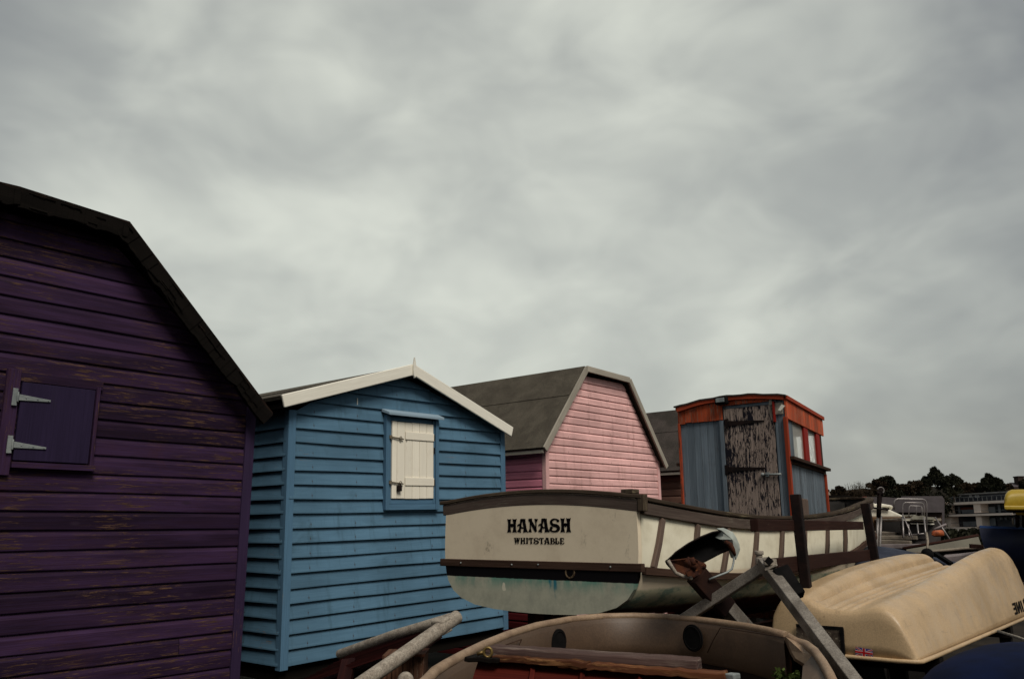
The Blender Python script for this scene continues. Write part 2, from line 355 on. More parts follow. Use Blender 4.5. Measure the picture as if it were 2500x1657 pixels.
def profile_ext(pts):
    """pts: outline over the wall, left eave ... right eave as (x, z); gives x extent at a height"""
    def ext(z):
        zl, zr = pts[0][1], pts[-1][1]; x0 = pts[0][0] if z <= zl else None; x1 = pts[-1][0] if z <= zr else None
        if x0 is None:
            x0 = max(p[0] for p in pts if True)
            for (xa, za), (xb, zb) in zip(pts, pts[1:]):
                if za <= z <= zb: x0 = xa + (xb - xa) * (z - za) / max(zb - za, 1e-6); break
        if x1 is None:
            x1 = min(p[0] for p in pts)
            for (xa, za), (xb, zb) in reversed(list(zip(pts, pts[1:]))):
                if zb <= z <= za: x1 = xa + (xb - xa) * (z - za) / min(zb - za, -1e-6); break
        return (x0, max(x0 + .01, x1))
    return ext
def roof_mesh(pts, y0, y1, th=.03, seams=()):
    mb = MB()
    n = len(pts); up = []
    for i in range(n):
        a = Vector((*pts[max(i - 1, 0)], 0)); b = Vector((*pts[min(i + 1, n - 1)], 0)); d = (b - a).normalized(); up.append((pts[i][0] - d.y * th, pts[i][1] + d.x * th))
    for i in range(n - 1):
        (xa, za), (xb, zb), (ua, va), (ub, vb) = pts[i], pts[i + 1], up[i], up[i + 1]
        mb.hexa([(xa, y0, za), (xb, y0, zb), (ub, y0, vb), (ua, y0, va), (xa, y1, za), (xb, y1, zb), (ub, y1, vb), (ua, y1, va)])
    for (i, t_) in seams:                                     # lapped felt seams
        xa, za = up[i]; xb, zb = up[i + 1]; d = Vector((xb - xa, 0, zb - za)); nn = Vector((-d.z, 0, d.x)).normalized()
        p = Vector((xa, 0, za)) + d * t_; q = Vector((xa, 0, za)) + d * (t_ + .2)
        mb.hexa([Vector((p.x, y0, p.z)), Vector((q.x, y0, q.z)), Vector((q.x, y0, q.z)) + nn * .001, Vector((p.x, y0, p.z)) + nn * .007,
                 Vector((p.x, y1, p.z)), Vector((q.x, y1, q.z)), Vector((q.x, y1, q.z)) + nn * .001, Vector((p.x, y1, p.z)) + nn * .007])
    return mb
def barge(parent, p, q, y, th, h, mat, name='barge_board', bev=.004, drop=0):
    mb = MB(); P = Vector((p[0], y, p[1])); Q = Vector((q[0], y, q[1])); n = 6; d = (Q - P)
    u = Vector((-d.z, 0, d.x)).normalized()
    if u.z < 0: u = -u
    mb.beam(P, Q, th, h, up=u); return mb.build(name, mat, parent, bevel=bev)
def stilts(root, w, d, zb, mat):
    for (x, y) in ((.12, .1), (w - .12, .1), (.12, d - .1), (w - .12, d - .1), (w / 2, .1)):
        mb = MB(); mb.box(x - .06, x + .06, y - .06, y + .06, -zb - .02, -.01, axis=2); mb.build('stilt', mat, root, bevel=.004)
    mb = MB(); mb.box(.0, w, .02, d - .02, -.12, -.005, axis=0); mb.build('floor_frame', mat, root)

# ---- purple hut
D = 3.2
prx, pry = -1.96, 6.2
MP = hutmat(prx, pry, 0.0, .012)
ex_, ez = loc2d(607, 1004, MP)
PW = 3.6                                                       # wall runs from x=-PW to 0
k1 = loc2d(314, 545, MP, -.16); k1b = loc2d(337, 576, MP, -.16); tp = loc2d(0, 447, MP, -.16); en = loc2d(664, 1012, MP, -.16)
ridge_l = (-PW - k1[0] + .0, k1[1] + (tp[1] - k1[1]) * .0)
slope = (tp[1] - k1[1]) / (tp[0] - k1[0])
mid = -PW / 2
apex = (mid, k1[1] + slope * (mid - k1[0]))
outl = [(-PW - en[0], en[1]), (-PW - k1[0], k1[1]), apex, k1, en]
root = empty('purple_hut', MP, 'large purple weatherboarded hut with rotten black gambrel roof edge and small shutter', 'hut', 'beach huts in a row')
zb0 = .35
walls = [(-PW, outl[0][1] + .12), (-PW - k1[0] + .05, k1[1] - .09), (mid, apex[1] - .09), (k1[0] - .05, k1[1] - .09), (0, ez + .05)]
mb = MB(); clap(mb, profile_ext(walls), zb0, apex[1] - .11, .1175, SHIPLAP, front); mb.build('front_wall', mt['purple'], root)
mb = MB(); clap(mb, lambda z: (0, D), zb0, ez, .1175, SHIPLAP, lambda u, o, z: (o + .0, u, z)); mb.build('side_wall', mt['purple'], root)
mb = MB(); mb.box(-PW + .02, -.004, .006, D, zb0 + .01, ez + .0); mb.build('inner_shell', mt['dark'], root)
mb = MB(); mb.box(-.052, .024, -.032, .03, zb0 - .03, ez + .03, axis=2); mb.build('corner_board', mt['purple_trim'], root, bevel=.003)
roof_mesh([(outl[0][0], outl[0][1]), outl[1], outl[2], outl[3], outl[4]], -.15, D + .1, .022).build('roof', mt['oldfelt'], root)
# rotten, split barge boards
def ragged(p, q, y, h, th, seed):
    rnd = random.Random(seed); P = Vector((p[0], 0, p[1])); Q = Vector((q[0], 0, q[1])); d = Q - P; Ln = d.length; d.normalize()
    nn = Vector((-d.z, 0, d.x)); nn = nn if nn.z > 0 else -nn
    mb = MB(); n = int(Ln / .035); top = []; bot = []; a = 0; b = 0
    for i in range(n + 1):
        a = a * .75 + rnd.gauss(0, .0035); b = b * .8 + rnd.gauss(0, .004)
        if rnd.random() < .04: b += .012
        top.append(P + d * Ln * i / n + nn * (a - .002)); bot.append(P + d * Ln * i / n - nn * (h - max(b, -.01)))
    for i in range(n):
        y2 = y + rnd.gauss(0, .0025)
        A = [top[i], top[i + 1], bot[i + 1], bot[i]]
        mb.hexa([Vector((v.x, y2, v.z)) for v in (A[0], A[3])] + [Vector((v.x, y2 + th, v.z)) for v in (A[3], A[0])] +
                [Vector((v.x, y2, v.z)) for v in (A[1], A[2])] + [Vector((v.x, y2 + th, v.z)) for v in (A[2], A[1])], r=.4, uo=(Ln * i / n, 3))
    for i in range(int(Ln * 9)):                               # splinters and torn felt
        t_ = rnd.uniform(0, Ln - .12); l_ = rnd.uniform(.05, .16); o_ = rnd.uniform(.01, h); s_ = P + d * t_ - nn * o_
        mb.beam((s_.x, y - .004, s_.z), ((s_ + d * l_ + nn * rnd.gauss(0, .006)).x, y - .008, (s_ + d * l_ + nn * rnd.gauss(0, .006)).z), .006, rnd.uniform(.003, .009), up=nn)
    return mb
for a_, b_, sd_ in ((outl[1], apex, 1), (apex, k1, 2), (k1, en, 3), (outl[0], outl[1], 4)):
    ragged(a_, b_, -.175, .118, .028, sd_).build('barge_board', mt['rotten'], root)
# shutter
P4 = [loc2d(*q, MP, -.03) for q in ((53, 931), (226, 955), (215, 1134), (27, 1121))]
sx0, sx1 = (P4[0][0] + P4[3][0]) / 2, (P4[1][0] + P4[2][0]) / 2; sz1, sz0 = (P4[0][1] + P4[1][1]) / 2, (P4[2][1] + P4[3][1]) / 2
sh = MB(); n = 1
for i in range(n):
    sh.box(sx0 + (sx1 - sx0) * i / n + .0008, sx0 + (sx1 - sx0) * (i + 1) / n - .0008, -.052, -.030, sz0, sz1, axis=2)
sh = sh.build('shutter', mt['purple_smooth'], root, bevel=.002)
fr = MB()
fr.box(sx0 - .085, sx0 - .008, -.045, -.012, sz0 - .09, sz1 + .075, axis=2); fr.box(sx1 + .008, sx1 + .03, -.058, -.012, sz0 - .02, sz1 + .02, axis=2)
fr.box(sx0 - .006, sx1 + .05, -.040, -.014, sz1 + .006, sz1 + .062, axis=0); fr.box(sx0 - .006, sx1 + .045, -.064, -.014, sz0 - .045, sz0 - .010, axis=0)
fr.build('shutter_frame', mt['purple'], root, bevel=.002)
for (pa, pb) in (((36, 968), (124, 979)), ((23, 1084), (113, 1094))):
    a = loc2d(*pa, MP, -.06); b = loc2d(*pb, MP, -.06); h = MB()
    h.box(a[0] - .012, a[0] + .016, -.060, -.0535, a[1] - .052, a[1] + .052, axis=2)
    h.hexa([(a[0] + .017, -.060, a[1] - .019), (a[0] + .017, -.054, a[1] - .019), (a[0] + .017, -.054, a[1] + .019), (a[0] + .017, -.060, a[1] + .019),
            (b[0], -.060, b[1] - .006), (b[0], -.054, b[1] - .006), (b[0], -.054, b[1] + .006), (b[0], -.060, b[1] + .006)])
    h.tube([(a[0] + .016, -.064, a[1] - .03), (a[0] + .016, -.064, a[1] + .03)], .006, 8)
    for t_ in (.25, .6, .93):
        h.ball((a[0] + .017 + (b[0] - a[0] - .017) * t_, -.061, a[1] + (b[1] - a[1]) * t_), .0045, n=6, m=4)
    h.build('hinge', mt['steelgrey'], sh, bevel=.001)
for x_ in (-.12, -1.2, -2.4, -PW + .12):
    stl = MB(); stl.box(x_ - .07, x_ + .07, .05, .19, 0, zb0 - .04, axis=2); stl.build('stilt', mt['rotten'], root)

# ---- blue hut
bx, by = -1.776, 6.7
MBl = hutmat(bx, by, 1.6 - .1466 * 6.7, .032)
BW = loc2d(1225, 1150, MBl)[0]
el = loc2d(702, 1000, MBl)[1]; er = loc2d(1222, 1052, MBl)[1]
root = empty('blue_hut', MBl, 'blue weatherboarded hut with white gable boards and cream plank shutter', 'hut', 'beach huts in a row')
OV = -.13
bL = loc2d(690, 979, MBl, OV); bA = loc2d(1008, 902, MBl, OV); bR = loc2d(1250, 1054, MBl, OV)
inner = [(0, el + .02), (bA[0], bA[1] - .06), (BW, er + .02)]
mb = MB(); clap(mb, profile_ext(inner), 0, bA[1] - .07, .1145, FEATHER, front, wob=.0022); mb.build('front_wall', mt['blue'], root)
mb = MB(); clap(mb, lambda z: (0, D), 0, el + .0, .1145, FEATHER, lside); mb.build('side_wall', mt['blue'], root)
mb = MB(); clap(mb, lambda z: (0, D), 0, er + .0, .1145, FEATHER, lambda u, o, z: (BW + o, u, z)); mb.build('side_wall', mt['blue'], root)
mb = MB(); mb.prism([(.006, .004), (BW - .006, .004), (BW - .006, er - .01), (bA[0], bA[1] - .12), (.006, el - .01)], (1, 0, 0), (0, 0, 1), (0, D, 0), D - .01); mb.build('inner_shell', mt['dark'], root)
mb = MB(); mb.box(-.026, .046, -.030, .040, -.03, el + .0, axis=2); mb.build('corner_board', mt['blue_trim'], root, bevel=.003)
mb = MB(); mb.box(BW - .044, BW + .026, -.030, .040, -.03, er - .0, axis=2); mb.build('corner_board', mt['blue_trim'], root, bevel=.003)
mb = MB(); mb.box(.03, .05, -.0, -.0, 0, 0) if False else None
hb = .104
def off2(p, q, t_):
    d = Vector((q[0] - p[0], q[1] - p[1])).normalized(); n_ = Vector((-d.y, d.x)); return n_ * t_
oL = off2(bL, bA, hb / 2 - .035); oR = off2(bA, bR, hb / 2 - .035)
roof_mesh([(bL[0] + oL.x, bL[1] + oL.y), (bA[0], bA[1] + .012), (bR[0] + oR.x, bR[1] + oR.y)], OV + .014, D + .12, .03, seams=((0, .35),)).build('roof', mt['felt'], root)
mb = MB(); mb.box(bL[0] + .02, bL[0] + .045, OV + .02, D + .1, bL[1] - .05, bL[1] - .012, axis=1); mb.build('eaves_fascia', mt['rotten'], root)
barge(root, bL, (bA[0] + .004, bA[1] + .001), OV, .022, hb, mt['white'], bev=.007); barge(root, (bA[0] + .010, bA[1] - .001), bR, OV + .0005, .021, hb, mt['white'], bev=.007)
fn = loc2d(1013, 905, MBl, OV - .03)
mb = MB(); mb.prism([(0, -.07), (.012, -.045), (.017, 0), (.016, .05), (.006, .10), (0, .13), (-.006, .10), (-.016, .05), (-.017, 0), (-.012, -.045)], (1, 0, 0), (0, 0, 1), (fn[0], OV - .012, fn[1]), .022)
mb.build('finial', mt['white'], root, bevel=.003)
# shutter with frame, battens, bolts and padlock
q = [loc2d(*p, MBl, -.05) for p in ((955, 1026), (1056, 1038), (1057, 1217.6), (955, 1216))]
sx0 = (q[0][0] + q[3][0]) / 2; sx1 = (q[1][0] + q[2][0]) / 2; sz1 = (q[0][1] + q[1][1]) / 2; sz0 = (q[2][1] + q[3][1]) / 2
sw, shh = sx1 - sx0, sz1 - sz0
sm = MB(); cuts = [0, .115, .30, .475, .65, .83, 1.0]
for a, b in zip(cuts, cuts[1:]): sm.box(sx0 + sw * a + .0018, sx0 + sw * b - .0018, -.062, -.042, sz0 + random.uniform(-.002, .002), sz1 + random.uniform(-.002, .002), axis=2)
shut = sm.build('shutter', mt['shutter'], root, bevel=.003)
for fz in (.77, .17):
    b = MB(); b.box(sx0 + sw * .30, sx1 - .001, -.071, -.0625, sz0 + shh * fz - .0, sz0 + shh * fz + .072, axis=0); b.build('batten', mt['shutter'], shut, bevel=.003)
for fz in (.775, .195):
    b = MB(); z_ = sz0 + shh * fz
    b.tube([(sx0 - .03, -.072, z_ + .012), (sx0 + sw * .24, -.076, z_ - .004)], .006, 8); b.box(sx0 - .04, sx0 - .012, -.078, -.046, z_ - .006, z_ + .024)
    b.tube([(sx0 + sw * .18 + .014 * math.cos(k * .7), -.074, z_ + .0 + .020 * math.sin(k * .7)) for k in range(9)], .0035, 6)
    b.tube([(sx0 + sw * .33 + .008 * math.cos(k * .8), -.066, z_ - .008 + .012 * math.sin(k * .8)) for k in range(8)], .0022, 5)
    b.build('bolt', mt['boltm'], shut)
b = MB(); pz = sz0 + shh * .095; b.box(sx0 + sw * .10, sx0 + sw * .185, -.092, -.066, pz, pz + .048, axis=2)
b.tube([(sx0 + sw * .115, -.079, pz + .047), (sx0 + sw * .115, -.079, pz + .062), (sx0 + sw * .14, -.079, pz + .072), (sx0 + sw * .17, -.079, pz + .062), (sx0 + sw * .17, -.079, pz + .047)], .004, 6)
b.build('padlock', mt['iron'], shut, bevel=.004)
f_ = MB(); 
f_.box(sx0 - .072, sx0 - .030, -.066, -.022, sz0 - .10, sz1 + .05, axis=2); f_.box(sx0 - .028, sx0 - .004, -.054, -.020, sz0 - .045, sz1 + .05, axis=2)
f_.box(sx1 + .028, sx1 + .070, -.066, -.022, sz0 - .10, sz1 + .05, axis=2); f_.box(sx1 + .004, sx1 + .026, -.054, -.020, sz0 - .045, sz1 + .05, axis=2)
f_.box(sx0 - .028, sx1 + .026, -.063, -.020, sz0 - .10, sz0 - .048, axis=0); f_.box(sx0 - .004, sx1 + .003, -.050, -.020, sz0 - .046, sz0 - .004, axis=0)
f_.box(sx0 - .003, sx1 + .003, -.040, -.020, sz1 + .006, sz1 + .05, axis=0)
f_.build('shutter_frame', mt['blue_trim'], root, bevel=.003)
for fz in (.78, .60, .17):
    b = MB(); b.box(sx1 + .001, sx1 + .012, -.066, -.05, sz0 + shh * fz, sz0 + shh * fz + .06, axis=2); b.build('hinge', mt['iron'], shut)
hd = MB(); hz = sz1 + .052
hd.hexa([(sx0 - .095, -.020, hz + .028), (sx0 - .085, -.118, hz - .006), (sx0 - .085, -.118, hz + .018), (sx0 - .095, -.020, hz + .058),
         (sx1 + .10, -.020, hz + .028), (sx1 + .09, -.118, hz - .006), (sx1 + .09, -.118, hz + .018), (sx1 + .10, -.020, hz + .058)])
hd.build('drip_hood', mt['hood'], root, bevel=.003)
b = MB(); ps = loc2d(872, 980, MBl, -.02); b.box(ps[0] - .004, ps[0] + .004, -.026, -.020, ps[1] - .03, ps[1] + .03, axis=2); b.build('paint_drip', mt['white'], root, bevel=.002)
stilts(root, BW, D, 1.6 - .1466 * 6.7, mt['rotten'])

# ---- pink hut and the brown hut behind it
def gambrel(name, x, y, w, lean, m_front, m_side, m_trim, label, m_roof, m_barge, pts=None, zb=.55, expo=.0905):
    Mx = hutmat(x, y, 0.0, lean)
    if pts is None: pts = [loc2d(*p, Mx, -.10) for p in ((1329, 1095), (1431, 898), (1537, 926), (1628, 1140))]
    rt = empty(name, Mx, label, 'hut', 'beach huts in a row')
    (x0, z0), (x1, z1), (x2, z2), (x3, z3) = pts
    ze = z0 + (z1 - z0) * (0 - x0) / (x1 - x0) - .03; zr = z3 + (z2 - z3) * (w - x3) / (x2 - x3) - .03
    inn = [(0, ze), (x1 + .045, z1 - .05), (x2 - .045, z2 - .05), (w, zr)]
    mb = MB(); clap(mb, profile_ext(inn), zb, min(z1, z2) - .055, expo, SHIPLAP, front, wob=.0012); mb.build('front_wall', m_front, rt)
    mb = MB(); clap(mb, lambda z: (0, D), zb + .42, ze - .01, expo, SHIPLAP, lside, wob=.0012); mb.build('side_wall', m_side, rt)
    mb = MB(); clap(mb, lambda z: (0, D), zb - .35, zb + .415, expo, SHIPLAP, lside, wob=.0012); mb.build('shade_boards', mt['shade_red'], rt)  # lower side wall boards, the deep shade there painted in as dark red
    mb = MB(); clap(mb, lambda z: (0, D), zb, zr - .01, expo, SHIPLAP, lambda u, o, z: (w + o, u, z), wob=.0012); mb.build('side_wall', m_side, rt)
    mb = MB(); mb.prism([(.006, zb), (w - .006, zb), (w - .006, zr - .02), (x2 - .07, z2 - .08), (x1 + .07, z1 - .08), (.006, ze - .02)], (1, 0, 0), (0, 0, 1), (0, D, 0), D - .01); mb.build('inner_shell', mt['dark'], rt)
    for xx in (0, w):
        mb = MB(); s_ = 1 if xx == 0 else -1; mb.box(xx - .024 * s_, xx + .038 * s_, -.027, .03, zb - .03, (ze if xx == 0 else zr) - .0, axis=2); mb.build('corner_board', m_trim, rt, bevel=.003)
    roof_mesh([(x0, z0), (x1, z1), (x2, z2), (x3, z3)], -.085, D + .1, .028, seams=((0, .62),)).build('roof', m_roof, rt)
    mb = MB(); mb.box(x0 - .004, x0 + .018, -.08, D + .08, z0 - .045, z0 - .008, axis=1); mb.build('eaves_fascia', mt['greywood'], rt)
    P = [(x0 + .008, z0 - .005), (x1 + .012, z1 - .008), (x2 - .008, z2 - .010), (x3 - .008, z3 - .004)]
    for i, (a, b) in enumerate(zip(P, P[1:])): barge(rt, a, b, -.103 - .001 * i, .024, .075, m_barge)
    for xx in (.15, w - .15):
        for yy in (.12, D - .15):
            mb = MB(); mb.box(xx - .06, xx + .06, yy - .06, yy + .06, 0, zb - .01, axis=2); mb.build('stilt', mt['rotten'], rt)
    return rt, pts
PKW = 2.55
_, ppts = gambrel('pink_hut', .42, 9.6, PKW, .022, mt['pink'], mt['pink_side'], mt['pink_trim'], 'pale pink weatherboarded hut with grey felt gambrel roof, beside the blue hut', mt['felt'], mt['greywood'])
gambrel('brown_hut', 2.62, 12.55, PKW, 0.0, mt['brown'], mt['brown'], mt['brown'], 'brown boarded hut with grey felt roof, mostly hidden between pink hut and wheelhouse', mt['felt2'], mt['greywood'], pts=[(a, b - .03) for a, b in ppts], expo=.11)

# ------------------------------------------------------------ the fishing boat
C0 = Vector((.164, 5.505, 0))
MH = Matrix.Translation(C0) @ Matrix.Rotation(ANG, 4, 'Z')
boat = empty('fishing_boat', MH, 'cream wooden fishing boat with dark gunwale, timber wheelhouse and HANASH WHITSTABLE on its transom', 'boat')
def interp(tab, t_):
    if t_ <= tab[0][0]: return tab[0][1]
    for (a, va), (b, vb) in zip(tab, tab[1:]):
        if t_ <= b:
            k = (t_ - a) / (b - a); return va + (vb - va) * k
    return tab[-1][1]
def smooth(tab, t_, w=.18): return sum(interp(tab, t_ + w * k) for k in (-1, -.5, 0, .5, 1)) / 5
LB = 6.05
BT = [(0, .785), (1, .825), (2, .825), (3, .775), (4, .68), (4.6, .59), (5.0, .51), (5.4, .42), (6.3, .2)]
def hb_(t_):
    if t_ > 4.9:
        b0 = interp(BT, 4.9); k = (t_ - 4.9) / (LB - 4.9); return b0 * math.sqrt(max(0, 1 - k ** 2.1))
    return smooth(BT, t_, .25) if t_ > .3 else interp(BT, t_)
SH = [(0, 1.80), (.7, 1.745), (1.3, 1.712), (2.1, 1.715), (3.1, 1.755), (3.9, 1.81), (4.8, 1.895), (5.4, 1.965), (6.1, 2.03)]
def zg(t_): return smooth(SH, t_, .4) if t_ > .4 else interp(SH, t_)
KL = [(0, 1.115), (1.5, 1.03), (3, .99), (4.6, 1.02), (5.4, 1.14), (5.8, 1.32), (6.1, 1.60)]
def zk(t_): return smooth(KL, t_, .15) if t_ > .15 else KL[0][1]
SEC = [(1.0, 1.0), (1.006, .86), (1.010, .70), (1.010, .55), (1.003, .43), (.99, .34), (.96, .25), (.90, .165), (.80, .095), (.64, .042), (.42, .014), (.2, .003), (0, 0)]
def sect(t_, sgn):
    b, zt_, zb_ = hb_(t_), zg(t_), zk(t_); fl = max(0, (t_ - 3.6) / 2.6)
    return [Vector((t_ + (.10 * fl * (z - 1)), sgn * b * (x * (1 - fl * .45 * (1 - z)) if x else 0), zb_ + (zt_ - zb_) * z)) for x, z in SEC]
TS = [0] + [i * .3 for i in range(1, 17)] + [4.9 + (LB - 4.9) * math.sin(k / 14 * math.pi / 2) for k in range(1, 15)]
t = NT('hull_paint'); ob = t.obj(); sx = t.n('ShaderNodeSeparateXYZ'); t.l(ob, sx.inputs[0])
zn = t.math('ADD', sx.outputs[2], t.math('MULTIPLY', t.math('SUBTRACT', t.noise(ob, 7, (1, 1, 1), 5, .7), .5), .05))
cream = t.mix(t.step(t.noise(ob, 5, (1, 1, 1), 6, .65), .4, .7), (.80, .745, .58), (.66, .60, .45))
c = t.mix(t.step(sx.outputs[2], 1.36, 1.38), (.66, .55, .40), cream)
green = t.mix(t.step(t.noise(ob, 6, (1, 1, 2), 5, .7), .45, .6), (.40, .375, .255), (.17, .22, .165))
c = t.mix(t.step(zn, 1.275, 1.295), green, c)
red = t.mix(t.step(t.noise(ob, 9, (1, 1, 1), 5, .7), .5, .75), (.055, .012, .011), (.13, .03, .028))
c = t.mix(t.step(zn, 1.150, 1.185), red, c)
t.l(c, t.b.inputs['Base Color']); t.b.inputs['Roughness'].default_value = .6; t.b.inputs['Specular IOR Level'].default_value = .15; t.bump(t.noise(ob, 30, (1, 1, 1), 4), .12)
mt['hull'] = t.m
for sgn in (-1, 1):
    mb = MB(); rows = [sect(t_, sgn) for t_ in TS]
    if sgn > 0: rows = rows[::-1]
    mb.rows(rows); h_ = mb.build('hull', mt['hull'], boat, merge=False, solid=.028)
    h_.modifiers['solid'].offset = -1; h_.data.materials.append(mt['dark']); h_.modifiers['solid'].material_offset = 1
mb = MB(); rr = []
for t_ in [x for x in TS if x < 5.9]:
    w_ = hb_(t_) * .93 - .03; rr.append([(t_ + .05, -w_, 1.40), (t_ + .05, 0, 1.40), (t_ + .05, w_, 1.40)])
mb.rows(rr, smooth=False); mb.build('deck', mt['dark'], boat)
# transom
t = NT('transom_paint'); ob = t.obj(); sx = t.n('ShaderNodeSeparateXYZ'); t.l(ob, sx.inputs[0])
cream = t.mix(t.step(t.noise(ob, 3.5, (1, 1, 1), 7, .7), .42, .7), (.76, .645, .475), (.66, .55, .40))
cream = t.mix(t.step(t.noise(ob, 8, (1, 1.2, .7), 6, .75, .4), .60, .74, 0, .6), cream, (.20, .165, .12))
cream = t.mix(t.step(t.noise(ob, 26, (1, 1, .25), 3, .6, .3), .73, .78, 0, .7), cream, (.06, .045, .03))
c = t.mix(t.step(sx.outputs[2], 1.392, 1.396), (.006, .005, .006), cream)
low = t.mix(t.step(t.noise(ob, 6, (1, 1, 1), 7, .75), .35, .65), (.44, .43, .33), (.33, .33, .26))
vert = t.math('SUBTRACT', 1.325, sx.outputs[2])
teal = t.math('MULTIPLY', t.step(vert, -.02, .10, 1, 0), t.step(t.noise(ob, 5, (1, 1, .5), 5, .7), .38, .62))
low = t.mix(teal, low, (.10, .255, .20))
rr_u = t.step(t.noise(ob, 1, (1, 34, 3), 4, .6, .2), .60, .72, 0, .5); cream = t.mix(rr_u, cream, (.36, .26, .16))
streak = t.math('MULTIPLY', t.step(t.math('ABSOLUTE', t.math('SUBTRACT', t.math('ABSOLUTE', t.math('ADD', sx.outputs[1], .158)), .020)), .004, .024, 1, 0), t.step(vert, .02, .14, 1, 0))
low = t.mix(t.math('MULTIPLY', streak, t.step(t.noise(ob, 30, (1, 1, .3), 3), .42, .6)), low, (.03, .16, .20))
low = t.mix(t.step(t.noise(ob, 11, (1, 1, 1), 5, .7), .70, .73), low, (.05, .06, .045))
low = t.mix(t.step(t.noise(ob, 7.3, (1.3, 1.3, 1.3), 2, .4), .755, .765), low, (.62, .58, .45))
wl = t.math('ADD', sx.outputs[2], t.math('MULTIPLY', t.math('SUBTRACT', t.noise(ob, 30, (1, 1, 1), 3), .5), .006))
c = t.mix(t.step(wl, 1.321, 1.325), low, c)
t.l(c, t.b.inputs['Base Color']); t.b.inputs['Roughness'].default_value = .7; t.b.inputs['Specular IOR Level'].default_value = .06; t.bump(t.noise(ob, 40, (1, 1, 1), 4), .12)
mt['transom'] = t.m
def crown(y): return .055 * (1 - min(1, abs(y) / .79) ** 2)
mb = MB(); prof = [(x * .785, 1.115 + (1.815 - 1.115) * z) for x, z in SEC]
rows = []
for x, z in prof[:-1]:
    rows.append([(-.012, -x + 2 * x * k / 24, z + (crown(-x + 2 * x * k / 24) if z > 1.8 else 0)) for k in range(25)])
rows.append([(-.012, 0, 1.1149)] * 25)
mb.rows(rows, smooth=False); mb.build('transom', mt['transom'], boat, solid=-.035)
# gunwales, rails, battens
def gun(t_, sgn, dz=0, out_=0.0):
    return Vector((t_ + .0, sgn * (hb_(t_) + out_), zg(t_) + dz))
TG = [x for x in TS if x < LB - .001]
loopp = [gun(t_, -1, -.045, .014) for t_ in TG] + [Vector((LB + .02, 0, zg(LB) - .045))] + [gun(t_, 1, -.045, .014) for t_ in reversed(TG)]
mb = MB(); mb.chain(loopp, .030, .068); mb.build('wale', mt['oak'], boat, bevel=.004)
loopp = [gun(t_, -1, .012, -.008) for t_ in TG] + [Vector((LB - .01, 0, zg(LB) + .012))] + [gun(t_, 1, .012, -.008) for t_ in reversed(TG)]
mb = MB(); mb.chain(loopp, .088, .026); mb.build('gunwale', mt['oaktop'], boat, bevel=.006)
mb = MB(); ys = [-.80 + 1.62 * k / 20 for k in range(21)]
mb.chain([(-.032, y, 1.815 + crown(y) - .045) for y in ys], .034, .072); mb.build('transom_wale', mt['oak'], boat, bevel=.004)
mb = MB(); mb.chain([(-.020, y, 1.815 + crown(y) + .006) for y in [-.83 + 1.68 * k / 20 for k in range(21)]], .075, .026); mb.build('transom_cap', mt['oaktop'], boat, bevel=.006)
mb = MB(); mb.chain([(-.034, y, 1.412) for y in [-.815 + 1.65 * k / 10 for k in range(11)]], .040, .050); mb.build('transom_rail', mt['oaklow'], boat, bevel=.005)
def side(t_, f, sgn=-1, out_=0):
    b, zt_, zb_ = hb_(t_), zg(t_), zk(t_); x_ = 1
    z = (f - zb_) / (zt_ - zb_)
    S_ = SEC
    for (xa, za), (xb, zb2) in zip(S_, S_[1:]):
        if zb2 <= z <= za: x_ = xb + (xa - xb) * (z - zb2) / (za - zb2); break
    return Vector((t_, sgn * (b * x_ + out_), f))
for sgn in (-1, 1):
    mb = MB(); mb.chain([side(t_, zg(t_) - .405 + .02 * (t_ / 6), sgn, .014) for t_ in TG if t_ < 5.7], .036, .045); mb.build('rubbing_strake', mt['oaklow'], boat, bevel=.004)
def t_of(px):
    tn = ray(px, 1305); tn = tn.x / tn.y; best = None
    for i in range(2000):
        t_ = i * 5.0 / 2000; p = MH @ Vector((t_, -hb_(t_) - .01, 1.6)); e_ = abs(p.x / p.y - tn)
        if best is None or e_ < best[0]: best = (e_, t_)
    return best[1]
for a, b in ((1617, 1590), (1703, 1684), (1778, 1757), (1847, 1829), (1909, 1894), (1965, 1952), (2021, 2009), (2065, 2056)):
    ta, tb = t_of(a), t_of(b); mb = MB()
    p0 = side(tb, zg(tb) - .385, -1, .016); p1 = side(ta, zg(ta) - .088, -1, .012); mb.chain([p0, p0.lerp(p1, .5) + Vector((0, -.006, 0)), p1], .042, .026, up=(0, -1, 0)); mb.build('side_batten', mt['batten'], boat, bevel=.005)
mb = MB(); c_ = Vector((.20, -.785, 1.86)); mb.box(-.03, .05, -.80, -.70, 1.822, 1.838, axis=0); mb.box(-.045, .035, -.765, -.68, 1.839, 1.868, axis=0); mb.box(-.055, -.005, -.845, -.80, 1.735, 1.835, axis=2)
mb.build('rowlock_block', mt['oaktop'], boat, bevel=.006)
def onT0(px, py):
    q_ = MH.inverted() @ onplane(px, py, MH @ Vector((-.05, 0, 0)), MH.to_3x3() @ Vector((1, 0, 0))); return q_.y, q_.z
mb = MB()
ry_, rz_ = onT0(1391, 1396); mb.tube([(-.047, ry_ + .034 * math.cos(2 * math.pi * k / 20), rz_ + .036 * math.sin(2 * math.pi * k / 20)) for k in range(20)], .0055, 8, closed=True); mb.tube([(-.030, ry_, rz_), (-.0485, ry_, rz_)], .030, 16); mb.build('drain_ring', mt['drain'], boat)
mb = MB(); mb.tube([(-.0486, ry_, rz_ - .002), (-.0495, ry_, rz_ - .002)], .024, 16); mb.build('drain_hole', mt['black'], boat)
for y_, z_ in ((-.60, 1.414), (.63, 1.412), (.17, 1.41), (-.05, 1.415)):
    mb = MB(); mb.ball((-.056, y_, z_), .006, n=8, m=5); mb.build('rivet', mt['steelgrey'], boat)
